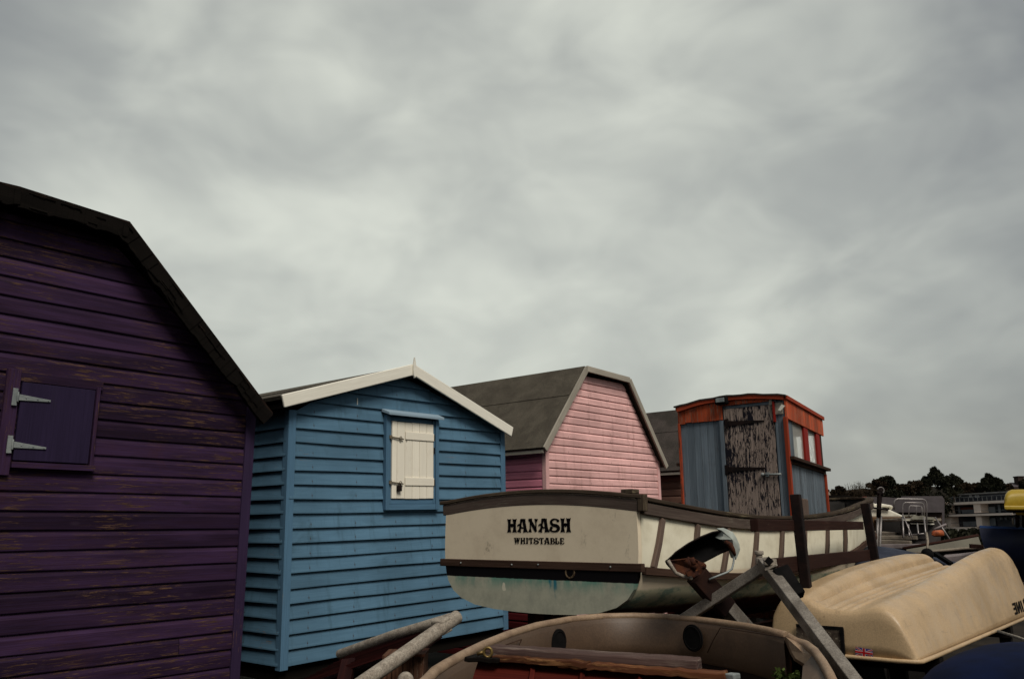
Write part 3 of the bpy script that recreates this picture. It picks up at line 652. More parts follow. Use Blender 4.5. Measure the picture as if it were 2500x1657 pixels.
# lettering: flared art-nouveau capitals built from strokes
def ribbon(pts, ws):
    L_, R_ = [], []; pts = [Vector((*p, 0)) for p in pts]
    for i, p in enumerate(pts):
        d = (pts[min(i + 1, len(pts) - 1)] - pts[max(i - 1, 0)]).normalized(); n_ = Vector((-d.y, d.x, 0)); w = ws[i] / 2
        L_.append(p + n_ * w); R_.append(p - n_ * w)
    return [[(a.x, a.y) for a in (L_[i], R_[i], R_[i + 1], L_[i + 1])] for i in range(len(pts) - 1)]
def stem(xb, xt, wb, wm, wt, n=8):
    q = []
    def W(f): return wm + (wb - wm) * max(0, 1 - f / .32) ** 1.7 + (wt - wm) * max(0, (f - .68) / .32) ** 1.7
    fs = [i / n for i in range(n + 1)]
    for a, b in zip(fs, fs[1:]):
        xa, xb_ = xb + (xt - xb) * a, xb + (xt - xb) * b
        ya = a if a > 0 else 0; q.append([(xa - W(a) / 2, a), (xa + W(a) / 2, a), (xb_ + W(b) / 2, b), (xb_ - W(b) / 2, b)])
    w0, w1 = W(0) / 2, W(1) / 2
    q.append([(xb - w0, 0), (xb - w0 * .9, -.035), (xb, .03), (xb + w0 * .9, -.035), (xb + w0, 0), (xb, .05)][:3] + [(xb, .05)]); q.append([(xb, .05), (xb, .03), (xb + w0 * .9, -.035), (xb + w0, 0)])
    q.append([(xt - w1, 1), (xt, .95), (xt, .97), (xt - w1 * .9, 1.035)]); q.append([(xt, .95), (xt + w1, 1), (xt + w1 * .9, 1.035), (xt, .97)])
    return q
def blob(x, y, r): return [[(x + r * math.cos(2 * math.pi * k / 12), y + r * math.sin(2 * math.pi * k / 12)) for k in range(12)]]
def arc(cx, cy, rx, ry, a0, a1, n): return [(cx + rx * math.cos(R(a0 + (a1 - a0) * i / n)), cy + ry * math.sin(R(a0 + (a1 - a0) * i / n))) for i in range(n + 1)]
def gH(): return stem(.19, .19, .34, .21, .33) + stem(.62, .62, .36, .22, .36) + ribbon([(.2, .58), (.40, .55), (.62, .58)], [.10, .22, .10]) + blob(.40, .60, .065) + ribbon([(.28, .50), (.40, .42), (.52, .50)], [.06, .10, .06]), .84
def gA(): return stem(.66, .50, .38, .24, .30) + ribbon([(.13, 0), (.20, .2), (.27, .5), (.33, 1.0)], [.33, .19, .12, .20]) + ribbon([(.55, .34), (.36, .32), (.26, .45), (.15, .58), (.03, .52), (.02, .44)], [.08, .13, .17, .18, .10, .05]) + [[(.30, .90), (.50, .93), (.55, 1.03), (.28, 1.03)]], .86
def gN(): return ribbon([(.14, 0), (.17, .3), (.17, .9)], [.28, .09, .09]) + ribbon([(.64, 1), (.61, .7), (.61, .1)], [.30, .09, .09]) + ribbon([(.13, 1.0), (.22, .80), (.46, .36), (.62, .03)], [.30, .24, .24, .18]) + [[(-.0, 1.03), (.0, 1.0), (.30, .95), (.33, 1.03)]], .80
def gS(): return ribbon(arc(.38, .73, .27, .23, 20, 250, 10) + arc(.33, .27, .33, .235, 60, -170, 10), [.20, .16, .12, .12, .14, .17, .19, .20, .21, .22, .24, .25, .26, .26, .25, .22, .17, .14, .13, .13, .16, .18]) + blob(.12, .30, .12) + blob(.62, .83, .11), .78
def gW(): return stem(.26, .14, .12, .22, .34) + stem(.60, .48, .12, .22, .30) + ribbon([(.28, .02), (.44, .95)], [.10, .10]) + ribbon([(.62, .02), (.80, 1.0)], [.10, .20]), .92
def gI(): return stem(.20, .20, .34, .22, .34), .42
def gT(): return stem(.38, .38, .34, .22, .28) + ribbon([(.06, .70), (.02, .82), (.14, .93), (.40, .93), (.66, .90), (.74, .98)], [.10, .16, .15, .13, .14, .06]) + blob(.09, .70, .09), .74
def gB(): return stem(.18, .18, .32, .22, .28) + ribbon([(.18, .95)] + arc(.34, .75, .22, .20, 90, -90, 8) + [(.2, .54)], [.10] * 3 + [.15, .2, .22, .2, .15] + [.10] * 3) + ribbon([(.2, .54)] + arc(.36, .28, .26, .245, 90, -90, 8) + [(.18, .05)], [.10] * 3 + [.16, .22, .24, .22, .16] + [.10] * 3), .70
def gL(): return stem(.18, .18, .30, .22, .32) + ribbon([(.18, .07), (.38, .06), (.56, .18), (.54, .38), (.44, .46), (.36, .38)], [.13, .16, .17, .13, .09, .06]), .64
def gE(): return stem(.20, .20, .30, .23, .28) + ribbon([(.2, .94), (.42, .95), (.58, .88), (.60, .72)], [.12, .15, .15, .08]) + ribbon([(.2, .50), (.42, .52), (.56, .60)], [.12, .13, .05]) + ribbon([(.56, .40), (.46, .50)], [.06, .1]) + ribbon([(.2, .06), (.42, .05), (.60, .14), (.62, .32)], [.12, .15, .15, .06]), .66
GL = dict(H=gH, A=gA, N=gN, S=gS, W=gW, I=gI, T=gT, B=gB, L=gL, E=gE)
def lettering(word, x0, x1, z0, z1, f, parent, name, mat, slant=0, t=.0015):
    tot = sum(GL[c]()[1] for c in word); s_ = (x1 - x0) / tot; x = x0; mb = MB(); k = 0
    for c in word:
        polys, w = GL[c]()
        for p in polys:
            k += 1; tt = t * (1 + .25 * (k % 3))
            a = [f(x + px_ * s_, z0 + py_ * (z1 - z0), 0) for px_, py_ in p]
            b = [f(x + px_ * s_, z0 + py_ * (z1 - z0), tt) for px_, py_ in p]
            mb.face(b); 
        x += w * s_
    return mb.build(name, mat, parent)
def onT(px, py):
    n_ = MH.to_3x3() @ Vector((1, 0, 0)); q_ = MH.inverted() @ onplane(px, py, MH @ Vector((-.048, 0, 0)), n_); return -q_.y, q_.z     # u runs to starboard
hx0, hzb = onT(1238, 1298); hx1, _ = onT(1396, 1299); hzt = onT(1300, 1266)[1]; hzb = onT(1300, 1298)[1]
lettering('HANASH', hx0, hx1, hzb, hzt, lambda u, z, o: (-.0475 - o, -u, z), boat, 'name_lettering', mt['black'])
wx0, _ = onT(1255.5, 1325); wx1, _ = onT(1378, 1328); wzb = onT(1315, 1327)[1]; wzt = onT(1315, 1312)[1]
lettering('WHITSTABLE', wx0, wx1, wzb, wzt, lambda u, z, o: (-.0475 - o, -u, z), boat, 'port_lettering', mt['black'])
# keel, rudder fittings and prop under the counter
mb = MB(); mb.box(.25, 5.2, -.04, .04, .90, .99, axis=0); mb.build('keel', mt['redbeam'], boat)
mb = MB(); mb.tube([(.30, .10, 1.13), (.30, .10, .75)], .022, 10); mb.box(.22, .34, .12, .26, .93, 1.08); mb.box(.24, .40, -.02, .07, .98, 1.12); mb.tube([(.2, .20, .98), (.42, .20, 1.06)], .035, 8)
for k in range(3): a = k * 2.1 + .4; mb.ball((.34, .19 + .10 * math.cos(a), 1.0 + .10 * math.sin(a)), .015, .075, .055, n=8, m=6)
mb.build('propeller_gear', mt['rust'], boat)

# wheelhouse
t = NT('peeling_black_door'); uv = t.uv()
n_a = t.noise(uv, 1, (13, 60, 1), 6, .74, .5); n_b = t.noise(uv, 1, (2.2, 3.0, 1), 3, .5); 
m1 = t.step(t.math('ADD', n_a, t.math('MULTIPLY', t.math('SUBTRACT', n_b, .5), .55)), .468, .505)
tan_ = t.mix(t.step(t.noise(uv, 1, (2, 90, 1), 4, .6), .3, .7), (.33, .255, .215), (.18, .138, .115))
c = t.mix(m1, (.012, .011, .016), tan_); t.l(c, t.b.inputs['Base Color']); t.b.inputs['Roughness'].default_value = .8; t.b.inputs['Specular IOR Level'].default_value = .06; t.bump(m1, .5, .002)
mt['door'] = t.m
mt['greyblue'] = wood('grey_blue_paint', (.155, .185, .212), (.14, .10, .095), .5, .5, .18, .75, c2=(.105, .13, .155), dirt=(.07, .055, .05), dirtamt=.5)
mt['greyblue2'] = wood('streaky_grey_blue_paint', (.15, .185, .215), (.06, .045, .04), .6, .62, .2, .75, c2=(.09, .105, .12), dirt=(.05, .04, .035), dirtamt=.6)
mt['orange'] = wood('faded_orange_paint', (.48, .085, .03), (.32, .16, .105), .9, .85, .25, .7, c2=(.32, .052, .02), dirt=(.07, .02, .01), dirtamt=.6)
mt['red'] = wood('orange_red_paint', (.33, .052, .022), (.2, .08, .05), .2, .4, .12, .65)
mt['oldorange'] = wood('worn_orange_trim', (.30, .05, .02), (.09, .05, .035), 1.1, .9, .3, .8, dirt=(.03, .015, .01), dirtamt=.8)
mt['redwin'] = wood('dark_red_paint', (.25, .018, .012), (.12, .03, .02), .2, .4, .12, .6)
tg = NT('dusty_glass'); tg.b.inputs['Base Color'].default_value = (.9, .88, .8, 1); tg.b.inputs['Roughness'].default_value = .35; tg.b.inputs['Transmission Weight'].default_value = .55
tg.b.inputs['IOR'].default_value = 1.02; tg.b.inputs['Alpha'].default_value = .35
mt['glass'] = tg.m
WX, WH = 2.994, .533; WZ0 = 1.42
SA = R(-8.7)
def wloc(px, py):                       # pixel -> (local y, z) on the aft wall plane
    n_ = MH.to_3x3() @ Vector((1, 0, 0)); q_ = MH.inverted() @ onplane(px, py, MH @ Vector((WX - .02, 0, 0)), n_); return q_.y, q_.z
def rooftop(y): return 2.845 + .055 * (1 - (y / .575) ** 2)
wh = MB(); n = 15; dy0 = wloc(1895, 1100)[0]; dy1 = wloc(1776, 1200)[0]; dzt = wloc(1840, 990)[1]
for i in range(n):                      # vertical planks of the aft wall, leaving the doorway
    a, b = -WH + 2 * WH * i / n, -WH + 2 * WH * (i + 1) / n
    segs = [(a, b)]
    if a < dy1 and b > dy0: segs = [(a, dy0)] if a < dy0 else ([(dy1, b)] if b > dy1 else [])
    for (p, q_) in segs: wh.box(WX, WX + .02, p + .0012, q_ - .0012, WZ0, rooftop(p) - .05, axis=2)
wh.box(WX + .001, WX + .02, dy0, dy1, dzt, 2.83, axis=2)
wh.box(WX + .022, WX + .05, dy0 - .05, dy0 + .05, WZ0, 2.80, axis=2); wh.box(WX + .022, WX + .05, dy1 - .05, dy1 + .05, WZ0, 2.80, axis=2)
wr = wh.build('wheelhouse', mt['greyblue'], boat, bevel=.002)
SL = 1.6; sdir = Vector((math.cos(SA), -math.sin(SA), 0))
def sp(s_, o, z, sgn=-1):               # point on a side wall: s along, o outwards
    b = Vector((WX, -WH, 0)) + Vector((math.cos(SA), -math.sin(SA), 0)) * s_ + Vector((-math.sin(-SA) * -1, 0, 0)) * 0
    nrm = Vector((math.sin(-SA) * 1.0, -math.cos(SA), 0)); p = b + nrm * o
    return Vector((p.x, p.y * (1 if sgn < 0 else -1), z))
def sbox(mb, s0, s1, o0, o1, z0, z1, sgn=-1, axis=2):
    c8 = [sp(s0, o0, z0, sgn), sp(s1, o0, z0, sgn), sp(s1, o1, z0, sgn), sp(s0, o1, z0, sgn), sp(s0, o0, z1, sgn), sp(s1, o0, z1, sgn), sp(s1, o1, z1, sgn), sp(s0, o1, z1, sgn)]
    if axis != 2: c8 = [c8[i] for i in (0, 3, 7, 4, 1, 2, 6, 5)]
    if sgn > 0: c8 = [c8[i] for i in (3, 2, 1, 0, 7, 6, 5, 4)]
    mb.hexa(c8)
WZS, WZT = 2.29, 2.645
for sgn in (-1, 1):
    mb = MB(); n = 16
    for i in range(n): sbox(mb, SL * i / n + .001, SL * (i + 1) / n - .001, -.02, 0, WZ0, WZS, sgn)
    sbox(mb, .03, .272, -.02, 0, WZS, WZT, sgn)
    for i in range(n): sbox(mb, SL * i / n + .001, SL * (i + 1) / n - .001, -.02, -.003, WZT, 2.83, sgn)
    mb.build('side_planks', mt['greyblue2'], wr, bevel=.002)
    mb = MB(); sbox(mb, -.02, SL + .06, .001, .060, WZS - .03, WZS, sgn, axis=0); sbox(mb, 0, SL, .001, .02, WZS - .06, WZS - .032, sgn, axis=0); mb.build('window_sill', mt['oaklow'], wr, bevel=.003)
    mb = MB(); sbox(mb, 1.452, SL, -.02, 0, WZS, WZT, sgn); mb.build('end_panel', mt['oaklow'], wr)
    for a, b in ((.70, .88), (1.28, 1.45)):
        mb = MB(); sbox(mb, a, b, -.022, .014, WZS, WZT, sgn); mb.build('window_post', mt['redwin'], wr, bevel=.003)
    for a, b in ((.274, .70), (.88, 1.28)):
        mb = MB(); sbox(mb, a, b, -.010, -.006, WZS, WZT, sgn); mb.build('window_pane', mt['glass'], wr)
    mb = MB(); n = 17
    for i in range(n): sbox(mb, -.01 + (SL + .05) * i / n + .001, -.01 + (SL + .05) * (i + 1) / n - .001, .004, .022, WZT - .01, 2.835, sgn)
    mb.build('side_fascia', mt['orange'], wr, bevel=.002)
    mb = MB(); sbox(mb, -.02, SL + .06, .024, .040, 2.808, 2.845, sgn, axis=0); mb.build('roof_edge', mt['red'], wr, bevel=.002)
    mb = MB(); sbox(mb, SL - .035, SL + .005, .001, .024, WZ0, WZS - .062, sgn); mb.build('corner_post', mt['red'], wr, bevel=.003)
mb = MB(); a = sp(SL, -.001, 0, -1); b = sp(SL, -.001, 0, 1)
mb.box(a.x - .02, a.x, a.y, b.y, WZ0, WZS, axis=2); mb.box(a.x - .02, a.x, a.y, b.y, WZT, 2.83, axis=2)
for f_ in (.0, .46, .92): mb.box(a.x - .02, a.x, a.y + (b.y - a.y) * f_, a.y + (b.y - a.y) * (f_ + .08), WZS, WZT, axis=2)
mb.build('front_wall', mt['greyblue2'], wr)
# orange cladding over the aft wall, with a broken end
fz = wloc(1700, 1030)[1]; mb = MB(); n = 14; yl = WH + .005; yr_ = wloc(1877, 990)[0]
for i in range(n):
    a = yl - (yl - yr_) * i / n; b = yl - (yl - yr_) * (i + 1) / n; top = rooftop((a + b) / 2) - .045
    bot = fz + random.uniform(-.006, .006) if a > dy1 + .05 else dzt + .028
    if i == 0: bot -= .012
    mb.box(WX - .020, WX - .003, b + .0012, a - .0012, bot, top, axis=2)
mb.build('aft_fascia', mt['orange'], wr, bevel=.002)
mb = MB(); ys = [WH + .015 - (2 * WH + .03) * k / 14 for k in range(15)]
mb.chain([(WX - .034, y, rooftop(y) - .028 - (.012 * max(0, (y - .3) / .2))) for y in ys], .024, .045); mb.build('aft_roof_edge', mt['red'], wr, bevel=.003)
mb = MB(); rows = []
for k in range(17):
    y = -.575 + 1.15 * k / 16; rows.append([(WX - .055, y, rooftop(y) + (.004 * math.sin(k * 1.7))), (WX + .7, y * .80, rooftop(y)), (WX + 1.62, y * .54, rooftop(y) - .005)])
mb.rows(rows, smooth=False); mb.build('wheelhouse_roof', mt['felt2'], wr, solid=.014)
y0, z1_ = -WH - .018, wloc(1925, 1016)[1]
mb = MB(); mb.box(WX - .024, WX + .012, -WH - .024, -WH + .012, 1.70, z1_, axis=2); mb.build('corner_post', mt['red'], wr, bevel=.004)
mb = MB(); mb.box(WX - .024, WX + .012, WH - .004, WH + .020, 1.45, fz, axis=2); mb.build('corner_post', mt['oldorange'], wr, bevel=.004)
mb = MB(); mb.box(WX - .018, WX - .002, yr_ - .03, yr_ - .001, z1_ + .02, rooftop(yr_) - .05, axis=2); mb.box(WX - .012, WX - .001, -WH + .012, yr_ - .032, z1_ + .03, rooftop(yr_) - .09, axis=2); mb.build('broken_panel', mt['greywood'], wr)
mb = MB(); pz = wloc(1906, 998); mb.prism([(0, 0), (.05, .045), (.015, .06), (-.02, .012)], (0, -1, 0), (0, 0, 1), (WX - .03, pz[0], pz[1] - .02), .003); mb.build('torn_scrap', mt['white'], wr)
# door
dm = MB(); n = 5
for i in range(n): dm.box(WX - .018, WX - .0, dy0 + .006 + (dy1 - dy0 - .012) * i / n + .0006, dy0 + .006 + (dy1 - dy0 - .012) * (i + 1) / n - .0006, WZ0 + .02, dzt - .006, axis=2)
door = dm.build('door', mt['door'], wr, bevel=.0015)
for (ya, yb, pya, pyb) in ((1778, 1866, 1034, 1027), (1778, 1868, 1146, 1142)):
    a = wloc(ya, pya); b = wloc(yb, pyb); mb = MB()
    mb.hexa([(WX - .026, a[0], a[1] - .026), (WX - .019, a[0], a[1] - .026), (WX - .019, a[0], a[1] + .026), (WX - .026, a[0], a[1] + .026),
             (WX - .026, b[0], b[1] - .006), (WX - .019, b[0], b[1] - .006), (WX - .019, b[0], b[1] + .006), (WX - .026, b[0], b[1] + .006)])
    mb.box(WX - .028, WX - .019, a[0] + .002, a[0] + .03, a[1] - .045, a[1] + .045, axis=2); mb.build('strap_hinge', mt['iron'], door)
a = wloc(1866, 1158); b = wloc(1909, 1157); mb = MB(); mb.tube([(WX - .034, a[0], a[1]), (WX - .034, b[0], b[1])], .009, 8); mb.box(WX - .036, WX - .019, a[0] - .05, a[0] - .02, a[1] - .02, a[1] + .02); mb.ball((WX - .034, a[0] + .01, a[1]), .018); mb.build('bolt', mt['steelgrey'], door)
mb = MB(); mb.box(WX - .030, WX - .004, dy0 - .016, dy0 + .003, z1_ - .04, dzt + .02, axis=2); mb.build('door_frame', mt['redwin'], wr, bevel=.002)
mb = MB(); mb.box(WX - .024, WX - .003, dy1 + .002, dy1 + .040, WZ0, fz - .01, axis=2); mb.build('door_frame', mt['greyblue'], wr, bevel=.002)
a = wloc(1766, 979); mb = MB(); mb.box(WX - .090, WX - .022, a[0] - .062, a[0] + .062, a[1] - .036, a[1] + .036); lamp = mb.build('bulkhead_lamp', mt['rubber'], wr, bevel=.014)
mb = MB(); mb.box(WX - .098, WX - .0905, a[0] - .044, a[0] + .044, a[1] - .020, a[1] + .022); mb.build('lamp_glass', mt['steelgrey'], lamp, bevel=.006)
p = sp(.50, .012, 0); mb = MB(); sbox(mb, .36, .58, .002, .026, 1.5, 1.93); mb.build('leaning_board', mt['batten'], wr, bevel=.02)

# ------------------------------------------------------------ timber cradle along the boat's near side
ZL = CAMZ - .19; ZT = CAMZ + .075
ca = at(1893, 1385, 5.3); cb = at(2128, 1357, 8.0); cd = (cb - ca); cd.z = 0; cd.normalize(); cn = Vector((cd.y, -cd.x, 0))
def cpt(px, z, o=0.0):
    q_ = onplane(px, 1340, ca, cn); return Vector((q_.x, q_.y, z)) + cn * o
root = empty('boat_cradle', Matrix.Translation(Vector((ca.x, ca.y, 0))), 'rust brown timber cradle with two black posts beside the fishing boat', 'boat cradle')
def under(o, r_):
    o.matrix_parent_inverse = r_.matrix_world.inverted(); return o
root.matrix_world; bpy.context.view_layer.update()
def part(mb, name, mat, parent, **k): return under(mb.build(name, mat, parent, **k), parent)
mb = MB(); mb.beam(cpt(1845, 1.655), cpt(2107, 1.682), .05, .072); part(mb, 'rail', mt['redbeam'], root, bevel=.005)
mb = MB(); mb.beam(cpt(1888, ZL), cpt(2131, ZL + .01), .05, .095); part(mb, 'rail', mt['redbeam'], root, bevel=.005)
for px, top, w in ((1938, 1206, .064), (2118, 1228, .074)):
    b_ = cpt(px, 1.6, .062); z_ = at(px, top, b_.y).z; k = -.03 if px < 2000 else -.06
    mb = MB(); mb.beam(Vector((b_.x + k * .8, b_.y, z_)), Vector((b_.x - k * 1.6, b_.y, 0.0)), w, w, up=cd); part(mb, 'post', mt['iron'], root, bevel=.006)
for px in (1915, 2095):
    b_ = cpt(px, 0, -.45); mb = MB(); mb.box(b_.x - .5, b_.x + .4, b_.y - .08, b_.y + .08, .0, .14, axis=0); part(mb, 'foot', mt['redbeam'], root)
# boat trailer chassis beneath the keel
root = empty('boat_trailer', MH, 'dark steel trailer frame under the cream fishing boat', 'trailer')
for y_ in (-.35, .35):
    mb = MB(); mb.box(.6, 6.0, y_ - .04, y_ + .04, .62, .72, axis=0); mb.build('chassis_beam', mt['rust'], root)
for x_ in (.9, 2.6, 4.6):
    mb = MB(); mb.box(x_ - .05, x_ + .05, -.80, .80, .725, .81, axis=1); mb.build('cross_member', mt['rust'], root)
    mb = MB(); mb.box(x_ - .08, x_ + .08, -.10, .10, .815, .89, axis=1); mb.build('keel_chock', mt['rotten'], root)
for x_ in (2.2, 3.2):
    for y_ in (-.95, .95):
        mb = MB(); mb.tube([(x_, y_ - .09, .34), (x_, y_ + .09, .34)], .34, 28); w_ = mb.build('wheel', mt['rubber'], root, bevel=.03)
for x_ in (2.2, 3.2):
    mb = MB(); mb.box(x_ - .04, x_ + .04, -.85, .85, .30, .38, axis=1); mb.box(x_ - .03, x_ + .03, -.38, -.32, .385, .615); mb.box(x_ - .03, x_ + .03, .32, .38, .385, .615); mb.build('axle', mt['rust'], root)

# ------------------------------------------------------------ upturned tender on the right
MD = Matrix.Translation((2.35, 5.0, 0)) @ Matrix.Rotation(ANG, 4, 'Z')
t = NT('tender_gelcoat'); ob = t.obj(); sx = t.n('ShaderNodeSeparateXYZ'); t.l(ob, sx.inputs[0])
c = t.mix(t.step(t.noise(ob, 1.6, (1, 1, 1), 6, .6), .35, .68), (.48, .335, .19), (.36, .25, .14))
c = t.mix(t.step(t.noise(ob, 5, (1, 1, 1), 7, .75), .58, .8, 0, .5), c, (.33, .235, .15))
c = t.mix(t.step(t.noise(ob, 15, (1, 1, 1), 3, .5), .74, .78, 0, .7), c, (.18, .12, .06))
c = t.mix(1.0, c, t.grey(t.step(t.noise(ob, 120, (1, 1, 1), 2, .8), .3, .7), .90, 1.10), 'MULTIPLY')
scr = t.step(t.noise(ob, 1, (3, 55, 30), 3, .6, .8), .66, .70, 0, .55); c = t.mix(scr, c, (.30, .215, .13))
run = t.step(t.noise(ob, 1, (16, 16, 1.5), 4, .6, .2), .58, .74, 0, .45); c = t.mix(run, c, (.22, .15, .09))
t.l(c, t.b.inputs['Base Color']); t.l(t.step(t.noise(ob, 8, (1, 1, 1), 5), .35, .7, .28, .55), t.b.inputs['Roughness']); t.b.inputs['Specular IOR Level'].default_value = .4; t.bump(t.noise(ob, 45, (1, 1, 1), 4), .05)
mt['tender'] = t.m
root = empty('upturned_tender', MD, 'upturned cream plastic dinghy with ribbed bottom and a small union flag sticker', 'dinghy')
DW = .885
def sstep(x, a, b):
    x = max(0, min(1, (x - a) / (b - a))); return x * x * (3 - 2 * x)
def dz(s_, q_):
    """height of the upturned bottom above the ground at s along, q across (0 near, DW far)"""
    zt_ = 1.225 + .25 * (1 - math.exp(-max(s_, 0) / 1.5)); zc_ = 1.155 + .16 * (max(s_, 0) / 2.8) ** .8
    fl_b = sstep(math.exp(-((q_ - .71) / .15) ** 2), .0, .95); nl_b = sstep(math.exp(-((q_ - .17) / .13) ** 2), .0, .95)
    z = zc_ + (zt_ - zc_) * fl_b + (.030 + .115 * sstep(s_, .4, 3.2)) * nl_b
    for k in range(5):
        z -= .032 * math.exp(-((q_ - (.355 + k * .058)) / .0095) ** 2) * sstep(s_, -.01, .16) * sstep(3.4 - s_, 0, .3)
    ed = min((q_ - .085) / .12, (DW - .03 - q_) / .10)
    if ed < 1: z -= .075 * (1 - max(ed, 0)) ** 2
    return z
def send(q_): return 4.3 - 1.45 * q_
GZ = .895
rows = []
S_ = [-.035, -.03, -.02, -.005, .02, .06, .12] + [.12 + .1 * i for i in range(1, 33)]
SE = 3.8
qs = [.085 + (DW - .03 - .085) * i / 120 for i in range(121)]
nS = 64
for i in range(nS + 1):
    row = []
    for (q0, z_) in [(0, 0), (.012, .12), (.030, .35), (.05, .6), (.068, .82)]:
        pass
    f = i / nS
    def sval(q_):
        L_ = send(q_); return L_ * (1 - (1 - f)) if f < .72 else L_ * f
    # near side, bottom, far side
    for fz_ in (0, .12, .3, .5, .7, .88):
        q_ = .085 * fz_ ** 1.25; s_ = send(.1) * f; zt_ = dz(s_, .085); dr = sstep(f, .86, 1.0) ** 1.6
        row.append((s_, q_, GZ + (zt_ - GZ) * fz_ * (1 - dr)))
    for q_ in qs:
        s_ = send(q_) * f; z_ = dz(s_, q_); dr = sstep(f, .84, 1.0) ** 1.6; row.append((s_, q_, GZ + (z_ - GZ) * (1 - dr)))
    for fz_ in (.88, .7, .5, .3, .12, 0):
        q_ = DW - .03 * fz_ ** 1.25; s_ = send(DW) * f; zt_ = dz(s_, DW - .03); dr = sstep(f, .86, 1.0) ** 1.6
        row.append((s_, q_, GZ + (zt_ - GZ) * fz_ * (1 - dr)))
    # soften plan corner at the transom
    cr = .05
    rows.append(row)
# transom: rows folding down from the first section
r0 = rows[0]; tr = []
for k in range(7):
    a = k / 6
    row = []
    for p in r0:
        z_ = p[2]
        row.append((-.035 * math.sin(min(1, a * 2.5) * math.pi / 2) - .02 * a, DW / 2 + (p[1] - DW / 2) * (1 - .03 * a), z_ + (GZ - z_) * (1 - math.cos(a * math.pi / 2)) ** 1.0))
    tr.append(row)
tr.reverse()
mb = MB(); mb.rows(tr[:-1] + rows); mb.build('hull', mt['tender'], root, solid=-.006)
gl = [(-.055, DW * .985, GZ)] + [(-.06, DW * (1 - k / 8), GZ - .003) for k in range(1, 8)] + [(-.05, .02, GZ), (-.02, -.006, GZ)] + [(s_ * 3.7 / 12, -.012, GZ) for s_ in range(1, 13)]
mb = MB(); mb.tube(gl, .013, 10); mb.build('gunwale_lip', mt['tender'], root)
def ontr(px, py, o=-.062):
    n_ = MD.to_3x3() @ Vector((1, 0, 0)); q_ = MD.inverted() @ onplane(px, py, MD @ Vector((o, 0, 0)), n_); return q_.y, q_.z
a = ontr(1992, 1532); b = ontr(2052, 1536); c_ = ontr(2058, 1603); d_ = ontr(1992, 1600)
mt['plate'] = plain('rotten_plywood', (.10, .075, .055), (.03, .02, .015), 14, .9, 0, .2, .6, 80, spot=(.30, .25, .18), spots=.58)
mb = MB(); mb.hexa([(-.072, d_[0] + .12, d_[1]), (-.072, c_[0], c_[1]), (-.060, c_[0], c_[1]), (-.060, d_[0] + .12, d_[1]), (-.072, a[0] + .12, a[1]), (-.072, b[0], b[1]), (-.060, b[0], b[1]), (-.060, a[0] + .12, a[1])])
pl = mb.build('engine_pad', mt['plate'], root, bevel=.002)
mb = MB(); mb.beam((-.068, b[0] - .010, b[1] + .01), (-.068, c_[0] - .006, c_[1] - .01), .018, .02, up=(1, 0, 0)); mb.beam((-.068, a[0] + .12, a[1] + .008), (-.068, b[0] - .018, b[1] + .008), .018, .012, up=(1, 0, 0)); mb.build('pad_frame', mt['rubber'], pl)
# flag sticker, laid in thin layers
A_ = ontr(2089, 1577.5, -.058); B_ = ontr(2131, 1585, -.058); C_ = ontr(2132, 1605, -.058); D_ = ontr(2089, 1600, -.058)
cB = plain('sticker_blue', (.07, .05, .26), None, 5, .5, bump=0); cW = plain('sticker_white', (.75, .58, .58), None, 5, .5, bump=0); cR = plain('sticker_red', (.55, .015, .02), None, 5, .5, bump=0)
def fl(u, v, o):
    y_ = (A_[0] * (1 - u) + B_[0] * u) * v + (D_[0] * (1 - u) + C_[0] * u) * (1 - v); z_ = (A_[1] * (1 - u) + B_[1] * u) * v + (D_[1] * (1 - u) + C_[1] * u) * (1 - v)
    return (-.060 - o, y_, z_)
def flag(polys, m_, o, name, par):
    mb = MB()
    for i, p in enumerate(polys): mb.face([fl(u, v, o + .0003 * i) for u, v in p])
    return mb.build(name, m_, par)
fg = flag([[(0, 0), (1, 0), (1, 1), (0, 1)]], cB, .002, 'flag_sticker', root)
w = .085; x_ = .06
flag([[(0, 0), (w, 0), (1, 1 - w * 1.6), (1, 1), (1 - w, 1), (0, w * 1.6)], [(0, 1), (0, 1 - w * 1.6), (1 - w, 0), (1, 0), (1, w * 1.6), (w, 1)]], cW, .003, 'white_saltire', fg)
w = .035
flag([[(0, 0), (w, 0), (1, 1 - w * 1.6), (1, 1), (1 - w, 1), (0, w * 1.6)], [(0, 1), (0, 1 - w * 1.6), (1 - w, 0), (1, 0), (1, w * 1.6), (w, 1)]], cR, .004, 'red_saltire', fg)
flag([[(.40, 0), (.60, 0), (.60, 1), (.40, 1)], [(0, .33), (1, .33), (1, .67), (0, .67)]], cW, .005, 'white_cross', fg)
flag([[(.44, 0), (.56, 0), (.56, 1), (.44, 1)], [(0, .40), (1, .40), (1, .60), (0, .60)]], cR, .006, 'red_cross', fg)
# inverted block letters on the near side, cut off by the picture edge
def onside(px, py):
    n_ = MD.to_3x3() @ Vector((0, 1, 0)); q_ = MD.inverted() @ onplane(px, py, MD @ Vector((0, .02, 0)), n_); return q_.x, q_.z
lx, lz = onside(2471, 1484); lx2, lz2 = onside(2477, 1458)
mb = MB(); hgt = .092; s0 = lx; cw = .125; zb_ = GZ + .05
def sidept(s_, z_):
    zt_ = dz(s_, .085); k = (z_ - GZ) / (zt_ - GZ); return (s_, .085 * max(k, 0) ** 1.25 - .005, z_)
def bar(s_a, s_b, za, zb2, sh=0): mb.face([sidept(s_a, za), sidept(s_b, za), sidept(s_b + sh, zb2), sidept(s_a + sh, zb2)])
w_ = .045
bar(s0 + cw - w_, s0 + cw, zb_, zb_ + hgt); 
for k in (0, .41, .80): bar(s0, s0 + cw - w_, zb_ + hgt * k, zb_ + hgt * (k + .20))
